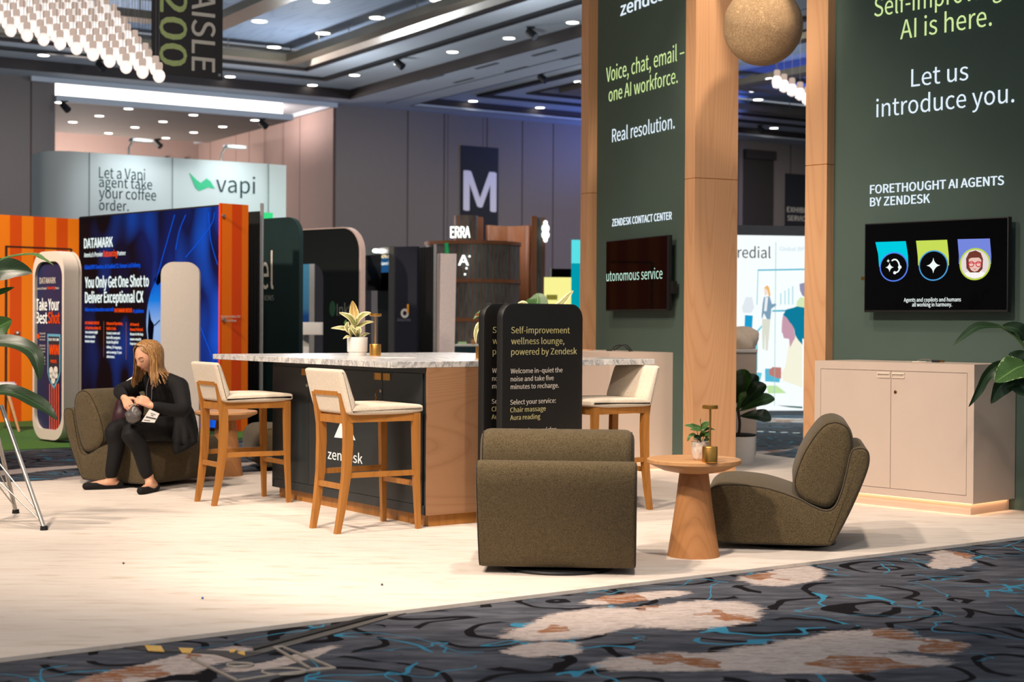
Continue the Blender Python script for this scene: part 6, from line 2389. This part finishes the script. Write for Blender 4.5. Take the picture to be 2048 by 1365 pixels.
def head_point(a, e):
    """surface of the head: a = angle from the face to her right, e = elevation"""
    ca, sa, ce, se = math.cos(a), math.sin(a), math.cos(e), math.sin(e)
    x, y, z = sa * ce, ca * ce, se                      # right, front, up
    rx, ry, rz = .073, .094, .112
    lowf = max(0, -z)
    rx *= 1 - .30 * lowf ** 1.2
    if y > 0:
        ry *= 1 - .06 * lowf
    px_, py_, pz_ = x * rx, y * ry, z * rz
    fr_ = max(0, y)
    # brow, eye sockets, nose, lips, chin
    py_ += .004 * math.exp(-((z - .2) / .12) ** 2) * fr_ ** 2
    for sx in (-1, 1):
        py_ -= .007 * math.exp(-((px_ - sx * .030) / .014) ** 2 - ((pz_ - .008) / .010) ** 2) * fr_
    py_ += .021 * math.exp(-(px_ / .0085) ** 2 - ((pz_ + .026) / .014) ** 2) * fr_ + .010 * math.exp(-(px_ / .007) ** 2 - ((pz_ + .008) / .018) ** 2) * fr_
    py_ += .006 * math.exp(-(px_ / .018) ** 2 - ((pz_ + .056) / .010) ** 2) * fr_
    py_ += .007 * math.exp(-(px_ / .016) ** 2 - ((pz_ + .088) / .014) ** 2) * fr_
    return Hc + Rh * px_ + Fh * py_ + Uh * pz_


body = MB()
rows = []
for i in range(33):
    e = -PI / 2 + PI * i / 32
    rows.append([head_point(2 * PI * k / 48, e) for k in range(49)])
hm = MB()
hm.grid(rows, False)
bmesh.ops.remove_doubles(hm.bm, verts=hm.bm.verts[:], dist=1e-5)
body.merge(hm.bm)
limb(body, [J['neck'] - Vector((0, 0, .03)), Hc - Uh * .05 - Fh * .02], [.055, .05])
for sx in (-1, 1):
    body.sphere(Hc + Rh * sx * .073 - Fh * .005 - Uh * .012, .02, 10, (.5, .8, 1.4))
off = sax * .055
for sg in (-1, 1):
    limb(body, [J['pel'] + off * sg, J['waist'] + off * sg * .85, J['chest'] + off * sg * 1.1, J['neck'] + off * sg * .9 - Vector((0, 0, .05))], [.095, .078, .09, .05])
limb(body, [J['shL'], J['neck'] - Vector((0, 0, .03)), J['shR']], [.048, .05, .048])


def hand(mb, W, d, back, thumb_side, curl, spread=.2):
    d = d.normalized()
    back = (back - d * back.dot(d)).normalized()
    s_ = d.cross(back).normalized() * thumb_side       # towards the thumb
    for k, (off_, ln, r) in enumerate(((.026, .070, .0085), (.009, .078, .0088), (-.009, .072, .0085), (-.025, .056, .0075))):
        k0 = W + d * .012 + s_ * off_ * .55
        kn = W + d * (.082 - abs(off_ + .002) * .25) + s_ * off_ + back * .004
        limb(mb, [k0, kn], [.014, .0115], 8, 3)
        p, dirv = kn, (d + s_ * off_ * spread * 6).normalized()
        pts, rad = [p], [r * 1.08]
        for seg, (fr_, bend) in enumerate(((.45, .55), (.3, .75), (.25, .45))):
            ax = dirv.cross(back).normalized()
            dirv = (Matrix.Rotation(-(bend * curl * (1 + .12 * k)), 3, ax) @ dirv).normalized()
            p = p + dirv * ln * fr_
            pts.append(p)
            rad.append(r * (1 - .08 * (seg + 1)))
        limb(mb, pts, rad, 8, 3)
    t0 = W + d * .022 + s_ * .022 - back * .008
    t1 = t0 + (d * .6 + s_ * .75 - back * .25).normalized() * .036
    t2 = t1 + (d * .85 + s_ * .25 - back * .35).normalized() * .030
    t3 = t2 + (d * .9 - s_ * .05 - back * .4).normalized() * .022
    limb(mb, [t0, t1, t2, t3], [.014, .0115, .0098, .008], 8, 3)


dL = lo(at(280, 801, 10.58)) - J['wrL']
dR = lo(at(259, 814, 10.64)) - J['wrR']
limb(body, [J['shL'], J['elL'], J['wrL']], [.046, .038, .024])
limb(body, [J['shR'], J['elR'], J['wrR']], [.046, .038, .024])
hand(body, J['wrL'], dL, Vector((.1, -.75, .65)), 1, .95)
hand(body, J['wrR'], dR, Vector((-.35, -.85, .4)), -1, .75)
for s_ in 'LR':
    limb(body, [J['hip' + s_], (J['hip' + s_] + J['knee' + s_]) / 2 + Vector((0, 0, .012)), J['knee' + s_]], [.088, .075, .054])
    kn, an = J['knee' + s_], J['ank' + s_]
    toe, heel = J['toe' + s_], J['heel' + s_]
    limb(body, [kn, kn.lerp(an, .3) + Vector((.02, .01, 0)), an + Vector((0, 0, .0))], [.052, .05, .032])
    fl_ = .03
    h2, t2 = Vector((heel.x, heel.y, fl_)), Vector((toe.x, toe.y, .022))
    limb(body, [an, h2.lerp(an, .25)], [.031, .028])
    limb(body, [h2, h2.lerp(t2, .5) + Vector((0, 0, .008)), t2], [.028, .034, .020])
    limb(body, [an, h2.lerp(t2, .45) + Vector((0, 0, .014))], [.030, .028])
fuse(body, 'body', 'skin', wm, .0045, 4)

# trousers
tm = MB()
limb(tm, [J['hipL'] + Vector((.0, 0, .005)), J['hipR'] + Vector((0, 0, .005))], [.108, .108])
for s_ in 'LR':
    hp_, kn, an = J['hip' + s_], J['knee' + s_], J['ank' + s_]
    limb(tm, [hp_, (hp_ + kn) / 2 + Vector((0, 0, .012)), kn, kn.lerp(an, .3) + Vector((.02, .01, 0)), kn.lerp(an, .80)], [.1, .086, .064, .062, .047])
    limb(tm, [kn.lerp(an, .78), kn.lerp(an, .86)], [.047, .045])
fuse(tm, 'trousers', 'black_trouser', wm, .008, 5)
# jacket and top
jm = MB()
for sg in (-1, 1):
    limb(jm, [J['pel'] + off * sg * 1.2 + Vector((0, 0, .06)), J['waist'] + off * sg * 1.05, J['chest'] + off * sg * 1.2, J['neck'] + off * sg - Vector((0, 0, .05))], [.112, .098, .104, .062])
limb(jm, [J['shL'] + sax * .004, J['neck'] - Vector((0, 0, .035)), J['shR']], [.064, .062, .06])
limb(jm, [J['shL'], J['shL'].lerp(J['elL'], .5) + Vector((.012, 0, 0)), J['elL'], J['elL'].lerp(J['wrL'], .9)], [.066, .06, .052, .034])
limb(jm, [J['shR'], J['shR'].lerp(J['elR'], .5), J['elR'], J['elR'].lerp(J['wrR'], .88)], [.06, .054, .048, .034])
# back panel of the open jacket spreading over the seat
hem = [lo(at(392, 866, 11.05)), lo(at(390, 884, 10.96)), lo(at(372, 896, 10.90)), lo(at(352, 905, 10.84))]
for i, h_ in enumerate(hem):
    top = J['shL'].lerp(J['waist'] + sax * .07, [.55, .6, .75, .9][i])
    limb(jm, [top, top.lerp(h_, .5) + Vector((.01, 0, .02)), h_], [.06, .045, .02], 10)
for a_, b_ in zip(hem, hem[1:]):
    limb(jm, [a_, b_], [.02, .02], 8, 2)
    limb(jm, [a_.lerp(J['waist'], .35), b_.lerp(J['waist'], .35)], [.03, .03], 8, 2)
fuse(jm, 'jacket', 'black_cloth', wm, .008, 6)
# shoes
for s_ in 'LR':
    toe, heel, an = J['toe' + s_], J['heel' + s_], J['ank' + s_]
    sm = MB()
    h2, t2 = Vector((heel.x, heel.y, .032)), Vector((toe.x, toe.y, .026))
    limb(sm, [h2, h2.lerp(t2, .5), t2], [.034, .038, .027])
    o_ = fuse(sm, 'shoe', 'shoe', wm, .005, 4)
    for v in o_.data.vertices:
        u = (v.co - h2).dot((t2 - h2).normalized()) / (t2 - h2).length
        cap_ = .056 if u < .12 else (.030 if u < .62 else .05)
        if .0 < u < .7:
            cap_ = .05 - .022 * math.sin(PI * min(1, max(0, u / .7)))
        v.co.z = max(.0012, min(cap_, v.co.z))
# hair
hr = MB()
rnd = random.Random(3)
rows = []
for i in range(15):
    e = math.radians(-35 + 125 * i / 14)
    row = []
    for k in range(41):
        lo_, hi_ = 64, 292
        if e > math.radians(16):
            w_ = min(1, (e - math.radians(16)) / math.radians(52))
            lo_, hi_ = 64 * (1 - w_), 292 + 68 * w_
        a = math.radians(lo_ + (hi_ - lo_) * k / 40)
        p = head_point(a, e)
        row.append(p + (p - Hc).normalized() * .010)
    rows.append(row)
hr.grid(rows, False)
for k in range(150):
    a = math.radians(rnd.uniform(58, 299))
    dr_ = Fh * math.cos(a) + Rh * math.sin(a)
    side = 1 if math.sin(a) > 0 else -1
    re = math.hypot(.098 * math.cos(a), .080 * math.sin(a)) * rnd.uniform(1.03, 1.16)
    fr_ = max(0, math.cos(a) + .25)
    p0 = Hc + Uh * .116 + Fh * rnd.uniform(-.02, .055) + Rh * side * .004
    p1 = Hc + dr_ * re * .82 + Uh * .078
    p2 = Hc + dr_ * re * 1.04 + Uh * .005
    zl = -.10 if True else 0
    p3 = p2 + Vector((0, 0, -.10)) + dr_ * .006
    endz = .735 + rnd.uniform(-.02, .05) + .04 * (1 - fr_)
    p4 = Vector((p3.x, p3.y, (p3.z + endz - WR.z) / 2)) + dr_ * .012
    p5 = Vector((p4.x, p4.y, endz - WR.z)) + dr_ * (.004 if fr_ > .2 else .03)
    Q = spline([(p.x, p.y, p.z) for p in (p0, p1, p2, p3, p4, p5)], 4)
    n_ = len(Q)
    r0 = rnd.uniform(.006, .010)
    hr.tube(Q, [r0 * (1 - .55 * (i / n_) ** 2) for i in range(n_)], 6, flat=.6)
hr.build('hair', 'hair', wm, 70)


def face_bar(name, mat, pts, r):
    m = MB()
    Q = []
    for x, z in pts:
        # find the face surface at that height
        e_ = math.asin(max(-1, min(1, z / .112)))
        a_ = math.asin(max(-1, min(1, x / (.073 * max(.2, math.cos(e_))))))
        Q.append(head_point(a_, e_) + Fh * .0015)
    m.tube(spline([(p.x, p.y, p.z) for p in Q], 4), r, 6)
    return m.build(name, mat, wm)


MAT['lash'] = M('dark_lash', rgb(40, 26, 20), .6)
MAT['lip'] = M('soft_lip', rgb(176, 96, 84), .45)
MAT['brow'] = M('brown_brow', rgb(110, 76, 50), .7)
for sx in (-1, 1):
    face_bar('eyelid', 'lash', [(sx * .019, .002), (sx * .030, -.002), (sx * .042, .003)], .0018)
    face_bar('eyebrow', 'brow', [(sx * .016, .024), (sx * .030, .030), (sx * .046, .025)], .0026)
face_bar('lips', 'lip', [(-.020, -.055), (-.007, -.053), (.007, -.053), (.020, -.055)], .0034)
face_bar('lips', 'lip', [(-.016, -.059), (0, -.062), (.016, -.059)], .0036)
# lanyard, badge, rings
lan = MB()
for px0 in (296, 306):
    Q = [lo(at(px0 + 4, 752, 10.86)), lo(at(px0 - 2, 772, 10.76)), lo(at(px0 - 3, 795, 10.72)), lo(at(300, 818, 10.64))]
    lan.tube(spline([(p.x, p.y, p.z) for p in Q], 5), .005, 6, flat=.4)
lan.build('lanyard', M('grey_lanyard', rgb(70, 66, 74), .6), wm)
c4 = [lo(at(*p, 10.58)) for p in ((299, 819), (319, 828), (309, 846), (283, 844))]
m = MB()
nb_ = (c4[1] - c4[0]).cross(c4[3] - c4[0]).normalized() * .001
V = [m.bm.verts.new(p + nb_ * s_) for s_ in (-1, 1) for p in c4]
m._faces(V, [(0, 1, 2, 3), (7, 6, 5, 4), (0, 1, 5, 4), (1, 2, 6, 5), (2, 3, 7, 6), (3, 0, 4, 7)])
bd = m.build('name_badge', 'white', wm, 0)
m = MB()
for u0, u1, v in ((.3, .75, .22), (.38, .62, .36), (.1, .95, .55), (.1, .95, .62), (.1, .6, .84)):
    a_ = c4[0].lerp(c4[1], u0).lerp(c4[3].lerp(c4[2], u0), v)
    b_ = c4[0].lerp(c4[1], u1).lerp(c4[3].lerp(c4[2], u1), v)
    ou = Vector((0, -.003, 0))
    m.tube([a_ + ou, b_ + ou], .0018, 5)
m.build('badge_print', 'black', bd)
MB().lathe([(.0098, -.002), (.0112, 0), (.0098, .002)], 14, J['wrL'] + dL.normalized() * .10 + Vector((.0, -.012, .012))).build('ring', 'steel', wm)

# grey pouch in her hands
pc = at(267, 829, 10.60)
pch = thing('pouch', 'shiny grey zipped pouch held open on the woman\'s lap', 'pouch', (pc.x, pc.y, pc.z - .065), 0)
b_ = bmesh.new()
bmesh.ops.create_icosphere(b_, subdivisions=4, radius=1)
for v in b_.verts:
    p = v.co.copy()
    k = 1 + .05 * math.sin(p.x * 6 + p.z * 5) + .04 * math.sin(p.z * 9 - p.y * 4)
    top = max(0, p.z)
    v.co = Vector((p.x * .056 * k * (1 - .45 * top) + .008 * p.z, p.y * .04 * k * (1 - .5 * top), (p.z + 1) * .064))
m = MB()
m.merge(b_)
m.build('pouch_body', M('grey_shiny_nylon', rgb(92, 88, 86), .32, .1, var=.2, scale=12), pch, 80)
MB().tube(spline([(-.03, -.012, .118), (-.01, -.014, .13), (.015, -.01, .134), (.035, 0, .126)], 4), .004, 6).build('zip', 'steel', pch)
# maroon backpack behind her
pc = at(254, 812, 11.06)
bk = thing('backpack', 'dark maroon bag on the lounge chair behind the woman\'s arm', 'bag', (pc.x, pc.y, .36), 0)
b_ = bmesh.new()
bmesh.ops.create_icosphere(b_, subdivisions=4, radius=1)
for v in b_.verts:
    p = v.co.copy()
    k = 1 + .05 * math.sin(p.x * 8 + p.z * 3) + .04 * math.sin(p.z * 7 + p.y * 5)
    sh = .045 * (p.z)
    v.co = Vector((p.x * .11 * k * (1 - .25 * max(0, p.z)) + sh, p.y * .08 * k, (p.z + 1) * .175 * k))
m = MB()
m.merge(b_)
m.build('bag_body', M('maroon_nylon', rgb(58, 28, 36), .5, var=.2, scale=14), bk, 80)
MB().tube(spline([(-.02, -.07, .3), (.03, -.1, .28), (.06, -.1, .18), (.03, -.08, .06)], 5), .01, 8, flat=.4).build('strap', M('dark_maroon', rgb(40, 18, 26), .6), bk)
# white leaflet behind her shoulder
c4 = [at(*p) for p in ((277, 745, 11.42), (279, 753, 11.40), (258, 766, 11.36), (250, 764, 11.36))]
m = MB()
V = [m.bm.verts.new(p + Vector((0, s_ * .004, 0))) for s_ in (-1, 1) for p in c4]
m._faces(V, [(0, 1, 2, 3), (7, 6, 5, 4), (0, 1, 5, 4), (1, 2, 6, 5), (2, 3, 7, 6), (3, 0, 4, 7)])
tag(m.build('white_folder', 'white', None, 0), 'white folder edge resting on the lounge chair back beside the woman', 'folder')
